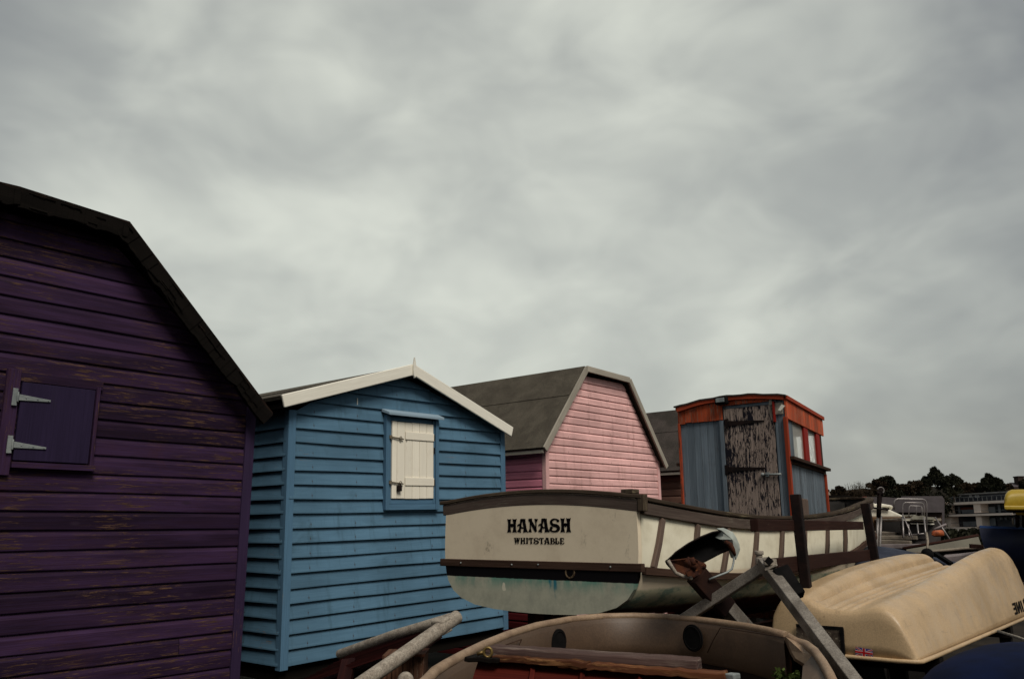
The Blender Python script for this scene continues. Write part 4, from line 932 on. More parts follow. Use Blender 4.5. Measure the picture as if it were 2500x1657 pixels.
s0 += cw + .035; bar(s0, s0 + w_, zb_, zb_ + hgt); bar(s0 + cw, s0 + cw + w_, zb_, zb_ + hgt); mb.face([sidept(s0 + .005, zb_), sidept(s0 + .05, zb_), sidept(s0 + cw + .04, zb_ + hgt), sidept(s0 + cw - .005, zb_ + hgt)])
s0 += cw + .085; bar(s0, s0 + w_, zb_, zb_ + hgt)
s0 += .13; bar(s0, s0 + w_, zb_, zb_ + hgt); bar(s0 + .14, s0 + .14 + w_, zb_, zb_ + hgt); bar(s0 + w_, s0 + .14, zb_, zb_ + .035); bar(s0 + w_, s0 + .14, zb_ + .07, zb_ + .10)
mb.build('side_lettering', mt['black'], root)
# a rack holding the tender
root = empty('dinghy_rack', MD, 'dark timber rack carrying the upturned cream dinghy', 'rack')
for s_ in (.35, 2.6):
    mb = MB(); mb.box(s_ - .05, s_ + .05, -.02, DW + .02, GZ - .10, GZ - .016, axis=1); mb.build('cross_bar', mt['rotten'], root)
    for y_ in (.03, DW - .03): mb = MB(); mb.box(s_ - .04, s_ + .04, y_ - .04, y_ + .04, 0, GZ - .101, axis=2); mb.build('rack_leg', mt['rotten'], root)
# small boxwood bungs seen under the lip
for (px, py) in ((2095, 1625), (2350, 1573), (2447, 1528)):
    pass
# dark blue hull lower right
mt['bluehull'] = plain('dark_blue_gelcoat', (.0015, .006, .032), (.001, .003, .014), 3, .8, 0, .06, .05)
def dome(name, mat, c, Lx, Wy, H, rz, z0, label, cat, parts=True, exps=(2.4, 2.2)):
    Mx = Matrix.Translation((c[0], c[1], z0)) @ Matrix.Rotation(rz, 4, 'Z'); r_ = empty(name, Mx, label, cat)
    mb = MB(); rows = []
    for i in range(19):
        x = -1 + 2 * i / 18; b = (1 - abs(x) ** exps[0]) ** .6 if abs(x) < 1 else 0; b = max(b, .02)
        rows.append([(x * Lx / 2, -Wy / 2 * b * math.cos(math.pi * k / 14), H * (math.sin(math.pi * k / 14) ** .75) * (.35 + .65 * b)) for k in range(15)])
    mb.rows(rows, caps=True); mb.build('hull', mat, r_)
    mb = MB(); mb.tube([r[0] for r in rows] + [r[-1] for r in reversed(rows)], .018, 8, closed=True); mb.build('gunwale_lip', mat, r_)
    return r_
p = at(2420, 1625, 3.9); dome('blue_dinghy', mt['bluehull'], (p.x + .15, p.y), 2.0, .9, .34, R(52), p.z - .26, 'dark blue upturned dinghy lying below the cream one', 'dinghy')
p0, p1 = at(2437, 1540, 3.6), at(2540, 1574, 3.2)
mb = MB(); mb.tube([p0, p0.lerp(p1, .5) + Vector((0, 0, .002)), p1], .0055, 8); tag(mb.build('thin_pole', mt['galvpipe']), 'thin grey pole poking in from the right edge under the tender', 'pole')

# ------------------------------------------------------------ open cream dinghy in front (seen over its near end)
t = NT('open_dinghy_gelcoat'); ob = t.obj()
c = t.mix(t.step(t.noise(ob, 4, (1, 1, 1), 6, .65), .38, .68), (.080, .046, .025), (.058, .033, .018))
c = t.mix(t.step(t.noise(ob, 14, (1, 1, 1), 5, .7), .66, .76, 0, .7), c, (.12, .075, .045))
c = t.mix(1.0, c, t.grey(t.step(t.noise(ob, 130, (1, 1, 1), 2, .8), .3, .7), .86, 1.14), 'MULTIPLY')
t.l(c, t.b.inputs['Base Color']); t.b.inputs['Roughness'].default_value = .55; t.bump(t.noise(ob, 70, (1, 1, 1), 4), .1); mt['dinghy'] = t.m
mt['shadewell'] = plain('shadow_brown_well', (.022, .012, .008), (.012, .007, .005), 7, .8, 0, .2, .3)  # brown darkened to hold the shade inside the open dinghy
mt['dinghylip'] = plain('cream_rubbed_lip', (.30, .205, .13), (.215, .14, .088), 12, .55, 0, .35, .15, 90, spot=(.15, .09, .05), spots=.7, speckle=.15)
ZD = 1.2
arc_px = [(1000, 1700), (1040, 1662), (1060, 1640), (1090, 1621), (1130, 1599), (1180, 1574), (1240, 1549), (1310, 1527), (1390, 1512), (1470, 1504.5), (1550, 1503), (1630, 1506), (1700, 1512), (1770, 1521), (1830, 1530), (1880, 1540), (1922, 1551)]
def onz(px, py, z):
    r_ = ray(px, py); k = (z - CAMZ) / r_.z; return CAM + r_ * k
AR = [onz(x, y, ZD) for x, y in arc_px]
cen = Vector((.55, 3.0, 0)); root = empty('open_dinghy', Matrix.Translation((cen.x, cen.y, 0)), 'open cream dinghy in front with rounded lip and two round black hatches inside', 'dinghy')
bpy.context.view_layer.update()
def inw(p, k): d = Vector((cen.x - p.x, cen.y - p.y, 0)); d.normalize(); return d * k
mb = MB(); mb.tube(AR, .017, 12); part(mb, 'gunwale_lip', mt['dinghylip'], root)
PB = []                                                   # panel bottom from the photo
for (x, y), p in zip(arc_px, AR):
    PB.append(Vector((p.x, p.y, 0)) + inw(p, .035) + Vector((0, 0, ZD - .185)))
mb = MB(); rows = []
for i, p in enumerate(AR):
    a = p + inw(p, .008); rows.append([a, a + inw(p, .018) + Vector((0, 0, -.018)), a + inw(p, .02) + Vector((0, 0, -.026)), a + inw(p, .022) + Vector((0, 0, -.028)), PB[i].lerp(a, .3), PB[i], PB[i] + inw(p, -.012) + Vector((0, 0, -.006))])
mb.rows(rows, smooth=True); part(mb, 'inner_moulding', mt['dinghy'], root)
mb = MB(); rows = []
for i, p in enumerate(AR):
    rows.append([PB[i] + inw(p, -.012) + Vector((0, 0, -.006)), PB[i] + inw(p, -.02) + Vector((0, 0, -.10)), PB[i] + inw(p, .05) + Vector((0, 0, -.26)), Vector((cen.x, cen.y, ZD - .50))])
mb.rows(rows, smooth=True); part(mb, 'well', mt['shadewell'], root)
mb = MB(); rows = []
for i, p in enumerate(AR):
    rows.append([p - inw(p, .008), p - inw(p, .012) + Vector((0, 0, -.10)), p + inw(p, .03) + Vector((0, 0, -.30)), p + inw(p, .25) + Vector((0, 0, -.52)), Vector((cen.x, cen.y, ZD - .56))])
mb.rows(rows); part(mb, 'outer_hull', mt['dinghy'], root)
# hatches on the inner wall
for (px, py, rad) in ((1693, 1556, .062), (1362, 1567, .060)):
    k = min(range(1, len(AR) - 1), key=lambda i: abs(arc_px[i][0] - px)); tang = (AR[k + 1] - AR[k - 1]).normalized(); nn = inw(AR[k], 1)
    nn = Vector((tang.y, -tang.x, 0)); nn = nn if nn.dot(inw(AR[k], 1)) > 0 else -nn
    q_ = onplane(px, py, AR[k] + nn * .045, nn); upv = Vector((0, 0, 1))
    mb = MB(); mb.prism([(rad * math.cos(2 * math.pi * j / 28), rad * math.sin(2 * math.pi * j / 28)) for j in range(28)], tang * (1 if tang.cross(upv).dot(nn) > 0 else -1), upv, q_, .008)
    h_ = part(mb, 'hatch_cover', mt['rubber'], root, bevel=.002)
    mb = MB(); mb.tube([q_ + nn * .008 + tang * rad * .82 * math.cos(2 * math.pi * j / 28) + upv * rad * .82 * math.sin(2 * math.pi * j / 28) for j in range(28)], .003, 6, closed=True); o = mb.build('hatch_ring', mt['rubber'], h_); o.matrix_parent_inverse = (h_.matrix_parent_inverse).copy(); o.matrix_parent_inverse = root.matrix_world.inverted() @ Matrix.Identity(4) if False else (h_.parent.matrix_world @ h_.matrix_parent_inverse).inverted()
# seams of the locker panel
def seam(pts, par, name='panel_seam', m_=None, r_=.0022):
    mb = MB(); Q = []
    for px, py in pts:
        k = min(range(1, len(AR) - 1), key=lambda i: abs(arc_px[i][0] - px)); tang = (AR[k + 1] - AR[k - 1]).normalized(); nn = Vector((tang.y, -tang.x, 0)); nn = nn if nn.dot(inw(AR[k], 1)) > 0 else -nn
        Q.append(onplane(px, py, AR[k] + nn * .040, nn))
    mb.tube(Q, r_, 6); part(mb, name, m_ or mt['oaklow'], par)
seam([(1727, 1592), (1741, 1562), (1759, 1531), (1800, 1537), (1860, 1546), (1917, 1555)], root)
seam([(1266, 1579), (1273, 1560), (1243, 1570), (1225, 1577)], root)
# quarter moulding at the right-hand end
e0 = AR[-1]; mb = MB()
zz = onz(1917, 1552, ZD - .004); A4 = [at(1918, 1553, 3.42), at(1940, 1563, 3.40), at(1975, 1577, 3.30), at(1990, 1600, 3.22), at(2000, 1622, 3.18), at(1970, 1623, 3.25), at(1942, 1606, 3.34), at(1932, 1588, 3.38)]
i = len(mb.v); mid = sum((Vector(p) for p in A4), Vector()) / len(A4)
for a, b in zip(A4, A4[1:] + A4[:1]): mb.face([mid + Vector((0, -.01, 0)), b, a])
for a, b in zip(A4, A4[1:] + A4[:1]): mb.face([a, b, b + Vector((.02, .08, -.02)), a + Vector((.02, .08, -.02))])
part(mb, 'quarter_knee', mt['dinghylip'], root)
mb = MB(); mb.tube([at(1922, 1553, 3.44), at(1945, 1566, 3.42), at(1968, 1573, 3.34), at(1990, 1590, 3.22), at(2008, 1615, 3.08), at(2025, 1645, 2.95), at(2045, 1690, 2.8)], .017, 12); part(mb, 'gunwale_lip', mt['dinghylip'], root)
mb = MB(); mb.face([at(1990, 1590, 3.24), at(2010, 1618, 3.10), at(2040, 1690, 2.82), at(1955, 1690, 2.9), at(1960, 1625, 3.2)]); 
mb.face([at(1960, 1625, 3.2), at(1955, 1690, 2.9), at(1955, 1700, 3.3), at(1960, 1640, 3.5)]); part(mb, 'stern_panel', mt['dinghy'], root)
for px in (1350, 1800):
    p = onz(px, 1560, .5); mb = MB(); mb.box(p.x - .6, p.x - .5, 2.8, 3.9, 0, .0) if False else None
mb = MB(); mb.box(.1, 1.0, 2.4, 2.5, 0, ZD - .57, axis=2); mb.box(.1, 1.0, 3.3, 3.4, 0, ZD - .57, axis=2); part(mb, 'chock', mt['rotten'], root)

# ------------------------------------------------------------ old red boat end in the very front
root = empty('red_boat', Matrix.Translation(at(1450, 1620, 2.25)), 'dark red wooden boat with a rotting plank and peeling orange edge in the foreground', 'boat')
bpy.context.view_layer.update()
mt['plank'] = wood('rotten_capping_plank', (.085, .052, .045), (.26, .20, .165), .8, .9, .2, .9, c2=(.040, .024, .021), dirt=(.018, .010, .008), dirtamt=.7)
mt['peel'] = wood('peeling_orange_edge', (.10, .036, .015), (.40, .20, .08), .9, .8, .25, .85, c2=(.07, .025, .014), dirt=(.03, .012, .008), dirtamt=.7)
mt['redpaint'] = wood('dark_red_boat_paint', (.085, .013, .008), (.17, .05, .02), .2, .4, .2, .5, c2=(.05, .008, .006))
a, b = at(1196, 1589, 2.35), at(1708, 1622, 2.15)
def plankbeam(pa, pb, w_, h_, n_, j, seed):
    rnd = random.Random(seed); mb = MB(); pts = [Vector(pa).lerp(Vector(pb), i / n_) + Vector((0, 0, rnd.gauss(0, j))) for i in range(n_ + 1)]
    mb.chain(pts, w_, h_); return mb
part(plankbeam(a, b, .075, .030, 30, .0007, 3), 'capping_plank', mt['plank'], root, bevel=.004)
a, b = at(1210, 1604, 2.30), at(1440, 1620, 2.2); part(plankbeam(a, b, .05, .014, 18, .0012, 4), 'edge_strip', mt['peel'], root, bevel=.002)
a, b = at(1370, 1616, 2.235), at(1774, 1649, 2.08); part(plankbeam(a, b, .055, .016, 26, .0012, 5), 'edge_strip', mt['peel'], root, bevel=.002)
a, b = at(1150, 1603, 2.33), at(1230, 1607, 2.29); part(plankbeam(a, b, .08, .012, 8, .001, 6), 'end_timber', mt['rotten'], root, bevel=.002)
mb = MB(); A = [at(1168, 1610, 2.33), at(1500, 1634, 2.2), at(1770, 1656, 2.1)]; B = [at(1140, 1700, 2.2), at(1500, 1740, 2.05), at(1780, 1750, 1.95)]
mb.rows([[x, x + (y - x) * .5, y] for x, y in zip(A, B)], smooth=False); part(mb, 'planking', mt['redpaint'], root, solid=.02)
for px in (1300, 1420, 1560, 1690):
    k = (px - 1168) / 602; p = at(px, 1612 + 43 * k + 8, 2.32 - .23 * k); q_ = at(px - 15, 1730, 2.15 - .2 * k); mb = MB(); mb.beam(p + Vector((0, -.006, 0)), q_ + Vector((0, -.012, 0)), .012, .02, up=(0, 1, 0)); part(mb, 'rib', mt['redpaint'], root)
q_ = at(1191, 1590, 2.29); mb = MB(); mt['brass'] = plain('dull_brass', (.22, .15, .045), (.10, .06, .02), 40, .5, .7, .5, .2)
mb.tube([q_ + Vector((.011 * math.cos(j * .63), -.01, .012 * math.sin(j * .63))) for j in range(10)], .004, 8, closed=True); mb.tube([q_ + Vector((-.028, -.008, -.004)), q_ + Vector((-.012, -.01, 0))], .005, 8); part(mb, 'brass_eye', mt['brass'], root)
p = at(1784, 1651, 2.1); mb = MB(); mb.beam(at(1776, 1649, 2.08), at(1800, 1651, 2.06), .03, .014); part(mb, 'metal_tip', mt['steelgrey'], root, bevel=.003)
# weeds between the boats
mt['leaf'] = plain('weed_leaf', (.07, .10, .02), (.04, .06, .012), 20, .7, bump=0)
for i, (px, py, d_) in enumerate(((1905, 1643, 2.95), (1940, 1648, 2.95))):
    root = empty('weed', at(px, py, d_) - Vector((0, 0, .3)), ('left' if i == 0 else 'right') + ' one of two small green weeds below the open dinghy', 'weed', 'weeds'); bpy.context.view_layer.update()
    mb = MB(); rnd = random.Random(i + 5)
    for k in range(70):
        c_ = at(px, py, d_) + Vector((rnd.gauss(0, .009), rnd.gauss(0, .012), rnd.gauss(-.004, .009))); d1 = Vector((rnd.gauss(0, 1), rnd.gauss(0, 1), rnd.gauss(0, 1))).normalized() * .009; d2 = d1.cross(Vector((rnd.random(), rnd.random(), .3))).normalized() * .005
        mb.face([c_ - d1, c_ + d2, c_ + d1, c_ - d2])
    part(mb, 'leaves', mt['leaf'], root); mb = MB(); mb.tube([at(px, py, d_) - Vector((0, 0, .3)), at(px, py, d_)], .003, 6); part(mb, 'stem', mt['leaf'], root)

# ------------------------------------------------------------ galvanised pipes, red slatted frame, post (lower left)
root = empty('pipe_frame', at(1112, 1507, 2.85), 'two mottled galvanised pipes meeting in a V above the red slats', 'pipe frame'); bpy.context.view_layer.update()
mb = MB(); mb.tube([at(850, 1690, 2.45), at(1000, 1586, 2.63), at(1117, 1504, 2.80)], .0215, 18); part(mb, 'pipe', mt['galvpipe'], root, bevel=.002)
mb = MB(); mb.tube([at(828, 1596, 3.35), at(960, 1549, 3.15), at(1100, 1508, 2.92)], .017, 18); part(mb, 'pipe', mt['galvpipe'], root, bevel=.002)
mb = MB(); mb.beam(at(1066, 1533, 2.74), at(1090, 1520, 2.77), .05, .046); part(mb, 'welded_gusset', mt['galvpipe'], root, bevel=.005)
mt['darkred'] = wood('dark_red_slats', (.030, .006, .005), (.08, .02, .015), .3, .4, .35, .6, c2=(.014, .003, .003))
root = empty('slatted_frame', at(900, 1620, 3.1), 'dark red slatted frame under the galvanised pipes', 'slatted frame'); bpy.context.view_layer.update()
A0, A1 = at(845, 1606, 3.3), at(730, 1668, 3.2); B0, B1 = at(1075, 1530, 2.98), at(1010, 1575, 2.86)
for k in range(9):
    f = k / 8; mb = MB(); p = A0.lerp(A1, f); q_ = B0.lerp(B1, f * .9); mb.beam(p, q_, .010, .016); part(mb, 'slat', mt['darkred'], root)
mb = MB(); mb.face([A0 + Vector((0, .05, -.02)), A1 + Vector((0, .05, -.02)), B1 + Vector((0, .05, -.03)), B0 + Vector((0, .05, -.03))]); part(mb, 'backing_panel', mt['darkred'], root, solid=.01)
for px, py, q in ((852, 1606, (828, 1720)), (1010, 1560, (1000, 1720))):
    mb = MB(); mb.beam(at(px, py + 8, 3.1), at(q[0], q[1], 2.9), .05, .03, up=(0, 1, 0)); part(mb, 'upright', mt['darkred'], root, bevel=.003)
mb = MB(); mb.box(at(850, 1600, 3.1).x, at(1030, 1600, 3.1).x, 3.1, 3.14, .2, 1.14, axis=2); part(mb, 'back_board', mt['rotten'], root)
mt['postwood'] = wood('weathered_post', (.115, .055, .032), (.30, .22, .16), .5, .6, .15, .9, c2=(.05, .022, .014), dirt=(.02, .008, .006), dirtamt=.6)
p = at(985, 1598, 2.72); root = empty('timber_post', (p.x, p.y, 0), 'square weathered timber post behind the nearer galvanised pipe', 'post'); bpy.context.view_layer.update()
mb = MB(); xs = [-.066, -.034, .0, .032, .066]
for a, b in zip(xs, xs[1:]): mb.box(a + .0008, b - .0008, -.005 - random.uniform(0, .006), .13, 0, p.z + random.uniform(-.004, .004), axis=2)
mb.build('shaft', mt['postwood'], root, bevel=.003)
mb = MB(); mb.hexa([(-.02, -.03, p.z + .001), (.068, -.03, p.z - .002), (.068, .12, p.z - .002), (-.02, .12, p.z + .001), (-.02, -.03, p.z + .008), (.07, -.03, p.z + .006), (.07, .12, p.z + .006), (-.02, .12, p.z + .008)]); mb.build('post_cap', mt['rust'], root)
p = at(990, 1660, 2.52); mb = MB(); mb.ball(p, .024, n=14, m=10); tag(mb.build('round_knob', mt['galvpipe']), 'round grey knob at the bottom edge in front of the timber post', 'knob')

# ------------------------------------------------------------ trailer winch frame in front of the boat
root = empty('trailer_frame', at(1860, 1375, 3.9), 'galvanised square tube A frame with black rubber pad', 'trailer frame'); bpy.context.view_layer.update()
mb = MB(); mb.beam(at(1640, 1530, 4.3), at(1866, 1383, 3.95), .048, .048); part(mb, 'tube', mt['galv'], root, bevel=.004)
mb = MB(); mb.beam(at(1862, 1372, 3.92), at(2110, 1700, 3.15), .050, .056, up=(0, -.75, .5)); part(mb, 'tube', mt['galv'], root, bevel=.004)
mb = MB(); mb.beam(at(1903, 1389, 3.82), at(1946, 1457, 3.74), .075, .055, up=(0, -1, .3)); part(mb, 'rubber_pad', mt['rubber'], root, bevel=.006)
mb = MB(); c_ = at(1877, 1372, 3.86); mb.beam(c_ + Vector((-.028, -.02, 0)), c_ + Vector((.028, -.02, .002)), .018, .026); mb.beam(at(1868, 1390, 3.84), at(1897, 1378, 3.82), .04, .010); part(mb, 'end_bracket', mt['galvpipe'], root, bevel=.002)
mb = MB(); mb.prism([(0, -.021), (.021, 0), (0, .021), (-.021, 0)], (1, 0, 0), (0, 0, 1), at(1877, 1369, 3.81), .004); part(mb, 'tube_end', mt['rubber'], root)
mb = MB(); c_ = at(1855, 1376, 3.95); mb.tube([c_, c_ + Vector((0, 0, .030))], .019, 12); mb.tube([c_ + Vector((0, 0, .030)), c_ + Vector((0, 0, .042))], .015, 12); mb.tube([c_ + Vector((0, 0, .042)), c_ + Vector((0, 0, .060))], .021, 12); part(mb, 'coupling_head', mt['galvpipe'], root, bevel=.003)
mt['chalk'] = plain('chalky_pale_paint', (.36, .39, .35), (.28, .30, .27), 16, .7, 0, .3, .2, spot=(.26, .09, .03), spots=.66)
root = empty('hull_support', at(1700, 1400, 4.15), 'rusty curved boat support on a square post, pale outside and black inside', 'boat support'); bpy.context.view_layer.update()
DS = 4.15
U_ = [(1631, 1368), (1650, 1348), (1680, 1327), (1712, 1310), (1740, 1299), (1758, 1296), (1767, 1297), (1780, 1301)]
L__ = [(1650, 1398), (1688, 1388), (1712, 1374), (1735, 1362), (1758, 1350), (1770, 1345), (1781, 1340), (1790, 1334)]
mb = MB(); rows = []
for (ux, uy), (lx_, ly) in zip(U_, L__):
    a = at(ux, uy, DS); b = at(lx_, ly, DS - .02); rows.append([a.lerp(b, k / 8) + Vector((-.01, .10, .012)) * math.sin(math.pi * k / 8) for k in range(9)])
mb.rows(rows); part(mb, 'curved_plate', mt['rubber'], root, solid=.005)
mb = MB(); mb.tube([r[0] for r in rows], .004, 6); part(mb, 'plate_lip', mt['iron'], root)
hp = [(1762, 1294), (1778, 1292.5), (1789, 1298), (1797, 1310), (1805, 1328), (1807, 1341), (1803, 1352), (1797, 1366), (1794, 1356), (1789, 1342), (1783, 1330), (1773, 1321), (1758, 1316), (1765, 1309), (1767, 1300)]
fan = [(1784, 1310)]
pts = [at(x, y, DS - .03) for x, y in hp]; mb = MB(); fr_ = Vector((-.01, .06, .01)); m_ = at(1788, 1316, DS - .05)
for p, q_ in zip(pts, pts[1:] + pts[:1]): mb.face([m_, q_, p]); mb.face([p, q_, q_ + fr_, p + fr_])
part(mb, 'end_plate', mt['chalk'], root)
mb = MB(); mb.tube([at(1770, 1321, DS - .05), at(1782, 1329, DS - .05), at(1789, 1341, DS - .05), at(1795, 1356, DS - .05)], [.010, .014, .012, .006], 8); part(mb, 'rust_edge', mt['rust'], root)
mb = MB(); mb.tube([at(x, y, DS - .10) for x, y in ((1631, 1367), (1640, 1383), (1650, 1398), (1668, 1406), (1690, 1412))], .009, 8); part(mb, 'plate_rim', mt['galvpipe'], root)
mb = MB(); P_ = [at(x, y, DS - .06) for x, y in ((1632, 1369), (1690, 1362), (1716, 1374), (1712, 1400), (1690, 1411), (1668, 1405), (1650, 1396))]; m_ = at(1680, 1386, DS - .03)
for p, q_ in zip(P_, P_[1:] + P_[:1]): mb.face([m_, q_, p])
part(mb, 'bracket_plate', mt['rust'], root, solid=.006)
mb = MB(); mb.tube([at(1674, 1366, DS - .12), at(1700, 1386, DS - .13)], .020, 8); mb.tube([at(1688, 1362, DS - .13), at(1694, 1378, DS - .14)], .014, 6); mb.tube([at(1702, 1374, DS - .12), at(1718, 1381, DS - .12)], .012, 6)
mb.beam(at(1676, 1402, DS - .12), at(1712, 1380, DS - .12), .03, .02); part(mb, 'clamp_bolt', mt['rust'], root)
mb = MB(); mb.ball(at(1717, 1381, DS - .12), .016, n=6, m=5); part(mb, 'wing_nut', mt['rust'], root)
mb = MB(); mb.beam(at(1700, 1402, DS - .04), at(1772, 1484, DS + .05), .095, .070, up=(0, -1, .3)); part(mb, 'post', mt['rust2'], root, bevel=.004)
mb = MB(); mb.beam(at(1764, 1470, DS + .12), at(1840, 1556, DS + .25), .070, .064, up=(0, -.8, .45)); part(mb, 'lower_tube', mt['galv'], root, bevel=.004)
mb = MB(); mb.tube([at(1793, 1352, DS - .02), at(1791, 1372, DS - .03), at(1787, 1388, DS - .04), at(1776, 1396, DS - .05), at(1745, 1408, DS - .06), at(1731, 1414, DS - .06)], .005, 8); part(mb, 'bent_rod', mt['steelgrey'], root)

# ------------------------------------------------------------ added shed-shaped blocker behind the camera, cutting low sky light on the huts
root = empty('added_light_blocker', Matrix.Translation(Vector((-1.776, 6.7, 0)) + 9.4 * Vector((.766, -.643, 0))) @ Matrix.Rotation(ANG, 4, 'Z'), 'added long black shed shape, unseen behind the camera, blocking low sky light from the huts', 'shed')
mb = MB(); clap(mb, lambda z: (-9, .6), 0, 3.9, .16, FEATHER, lambda u, o, z: (u, o, z), seg=1.5); mb.build('front_wall', mt['rotten'], root)  # front face of the added light blocker
mb = MB(); mb.hexa([(-9.1, -3, 4.1), (.7, -3, 4.1), (.7, .15, 3.88), (-9.1, .15, 3.88), (-9.1, -3, 4.14), (.7, -3, 4.14), (.7, .15, 3.92), (-9.1, .15, 3.92)]); mb.build('roof', mt['felt2'], root)  # top of the added light blocker
mb = MB(); mb.box(-8.98, .58, -2.9, -.01, .01, 3.85); mb.build('inner_shell', mt['dark'], root)  # core of the added light blocker

# ------------------------------------------------------------ boats and gear further down the yard
mt['offwhite'] = plain('off_white_gelcoat', (.70, .66, .56), (.52, .48, .38), 4, .4, 0, .4, .05)
mt['ochre'] = plain('brown_hull_paint', (.105, .052, .018), (.07, .035, .014), 4, .6, 0, .3, .1)
mt['darkhull'] = plain('dark_hull_paint', (.03, .022, .020), (.018, .014, .013), 4, .6, 0, .3, .1)
mt['tube'] = plain('stainless_tube', (.28, .25, .24), (.20, .18, .17), 9, .4, .5, .5, 0)
mt['alu'] = plain('dull_aluminium', (.22, .20, .19), (.13, .12, .11), 9, .5, .5, .5, .1)
mt['tarp'] = plain('grey_blue_tarpaulin', (.040, .046, .066), (.024, .028, .042), 4, .75, 0, .1, .8, 14)
mt['yellow'] = plain('yellow_plastic', (.38, .26, .02), (.30, .20, .015), 6, .5, 0, .4, .1, speckle=.1)
mt['palewood'] = plain('pale_grey_planks', (.26, .22, .17), (.17, .14, .11), 9, .8, 0, .2, .2)
mt['greygreen'] = plain('grey_green_deck', (.24, .225, .175), (.19, .175, .14), 5, .7, 0, .3, .2, speckle=.1)
mt['mauve'] = plain('grey_mauve_hull', (.22, .185, .18), (.17, .14, .14), 4, .55, 0, .3, .1)
mt['orangebuoy'] = plain('orange_buoy', (.42, .10, .02), (.32, .07, .02), 9, .5, 0, .4, .1)
mt['cobalt'] = plain('bright_blue_cover', (.010, .05, .18), (.007, .034, .12), 6, .6, 0, .4, .2)
mt['navy'] = plain('navy_hull_paint', (.004, .008, .030), (.003, .005, .018), 3, .6, 0, .25, .1)
def near_under(name, p, label, cat, group=None):
    r_ = empty(name, p, label, cat, group); bpy.context.view_layer.update(); return r_
def polysheet(pix, depth, back=(0, .3, 0), drop=None):
    """a solid with the outline seen in the photo, at its own distance and with real thickness"""
    mb = MB(); P_ = [at(x, y, depth) for x, y in pix]; m0 = sum(P_, Vector()) / len(P_); aw = Vector((m0.x, m0.y, 0)).normalized() * Vector((back[0], back[1], 0)).length + Vector((0, 0, back[2])); B_ = [p + aw for p in P_]; i = len(mb.v); n_ = len(P_)
    mb.v += [tuple(p) for p in P_ + B_]; rr = random.random()
    fs = [tuple(range(i, i + n_)), tuple(reversed(range(i + n_, i + 2 * n_)))] + [(i + k, i + n_ + k, i + n_ + (k + 1) % n_, i + (k + 1) % n_) for k in range(n_)]
    for f in fs: mb.f.append(f); mb.uv.append([(0, 0)] * len(f)); mb.r.append(rr); mb.sm.append(False)
    return mb
def farhull(name, p0, p1, beam, h, mat, label, bow=1, deck=None, sheer=.15):
    """a plain boat hull from stern point p0 to bow point p1 (gunwale height), beam across, depth h"""
    p0, p1 = Vector(p0), Vector(p1); d = p1 - p0; Ln = d.length; ang = math.atan2(d.y, d.x)
    r_ = empty(name, Matrix.Translation((p0.x, p0.y, 0)) @ Matrix.Rotation(ang, 4, 'Z'), label, 'boat'); z = p0.z; dzz = p1.z - p0.z; Ln = math.hypot(d.x, d.y)
    mb = MB(); rows = []
    for i in range(15):
        t_ = i / 14; b = beam / 2 * (1 - max(0, (t_ - .35) / .65) ** 2.2 * .97) * (.88 + .12 * min(1, t_ * 4)); zt_ = z + dzz * t_ + sheer * (t_ - .4) ** 2; zb_ = zt_ - h * (1 - .45 * max(0, (t_ - .7) / .3) ** 2)
        row = [(t_ * Ln, -b, zt_), (t_ * Ln, -b * 1.0, zt_ - .35 * (zt_ - zb_)), (t_ * Ln - .02, -b * .86, zb_ + .25 * (zt_ - zb_)), (t_ * Ln - .04, -b * .45, zb_ + .04), (t_ * Ln - .04, 0, zb_)]
        row += [(x, -y, zz_) for x, y, zz_ in reversed(row[:-1])]; rows.append(row)
    mb.rows(rows); mb.face(list(reversed(rows[0]))); mb.build('hull', mat, r_)
    mb = MB(); mb.rows([[(r[0][0], r[0][1] * .98, r[0][2] - .02), (r[0][0], 0, r[0][2] + .03), (r[-1][0], r[-1][1] * .98, r[-1][2] - .02)] for r in rows]); mb.build('deck', deck or mat, r_)
    mb = MB(); mb.tube([r[0] for r in rows] + [r[-1] for r in reversed(rows)], .022, 6, closed=True); mb.build('rubbing_band', mt['palewood'] if not deck else deck, r_)
    for k in (.25, .7):
        mb = MB(); mb.box(Ln * k - .08, Ln * k + .08, -beam * .4, beam * .4, 0, z - h + .12, axis=1); mb.build('chock', mt['rotten'], r_)
    return r_
# white cabin cruiser with a brown hull, stern towards us
a = at(2162, 1262, 13.5); r_ = farhull('cabin_cruiser', (a.x + .0, a.y, a.z), (a.x - .9, a.y + 5, a.z + .1), 1.25, .52, mt['ochre'], 'small cabin cruiser with white cabin and brown hull beyond the bow of the fishing boat', deck=mt['offwhite'])
bpy.context.view_layer.update()
part(polysheet([(2106, 1262), (2106, 1244), (2112, 1236), (2140, 1236), (2166, 1241), (2182, 1248), (2212, 1262)], 13.4, (-.3, 2.2, 0)), 'cabin', mt['offwhite'], r_, bevel=.02)
part(polysheet([(2106, 1236), (2108, 1225), (2125, 1223), (2136, 1229), (2150, 1228), (2178, 1233), (2181, 1238), (2150, 1237)], 13.7, (-.25, 1.6, 0)), 'cabin_roof', mt['offwhite'], r_, bevel=.015)
part(polysheet([(2120, 1237.5), (2170, 1240), (2172, 1244), (2121, 1241)], 13.35, (0, .03, 0)), 'window_strip', mt['rubber'], r_)
part(polysheet([(2118, 1260), (2200, 1261), (2205, 1316), (2190, 1316), (2122, 1290)], 13.2, (-.2, .8, 0)), 'stern_box', mt['ochre'], r_, bevel=.015)
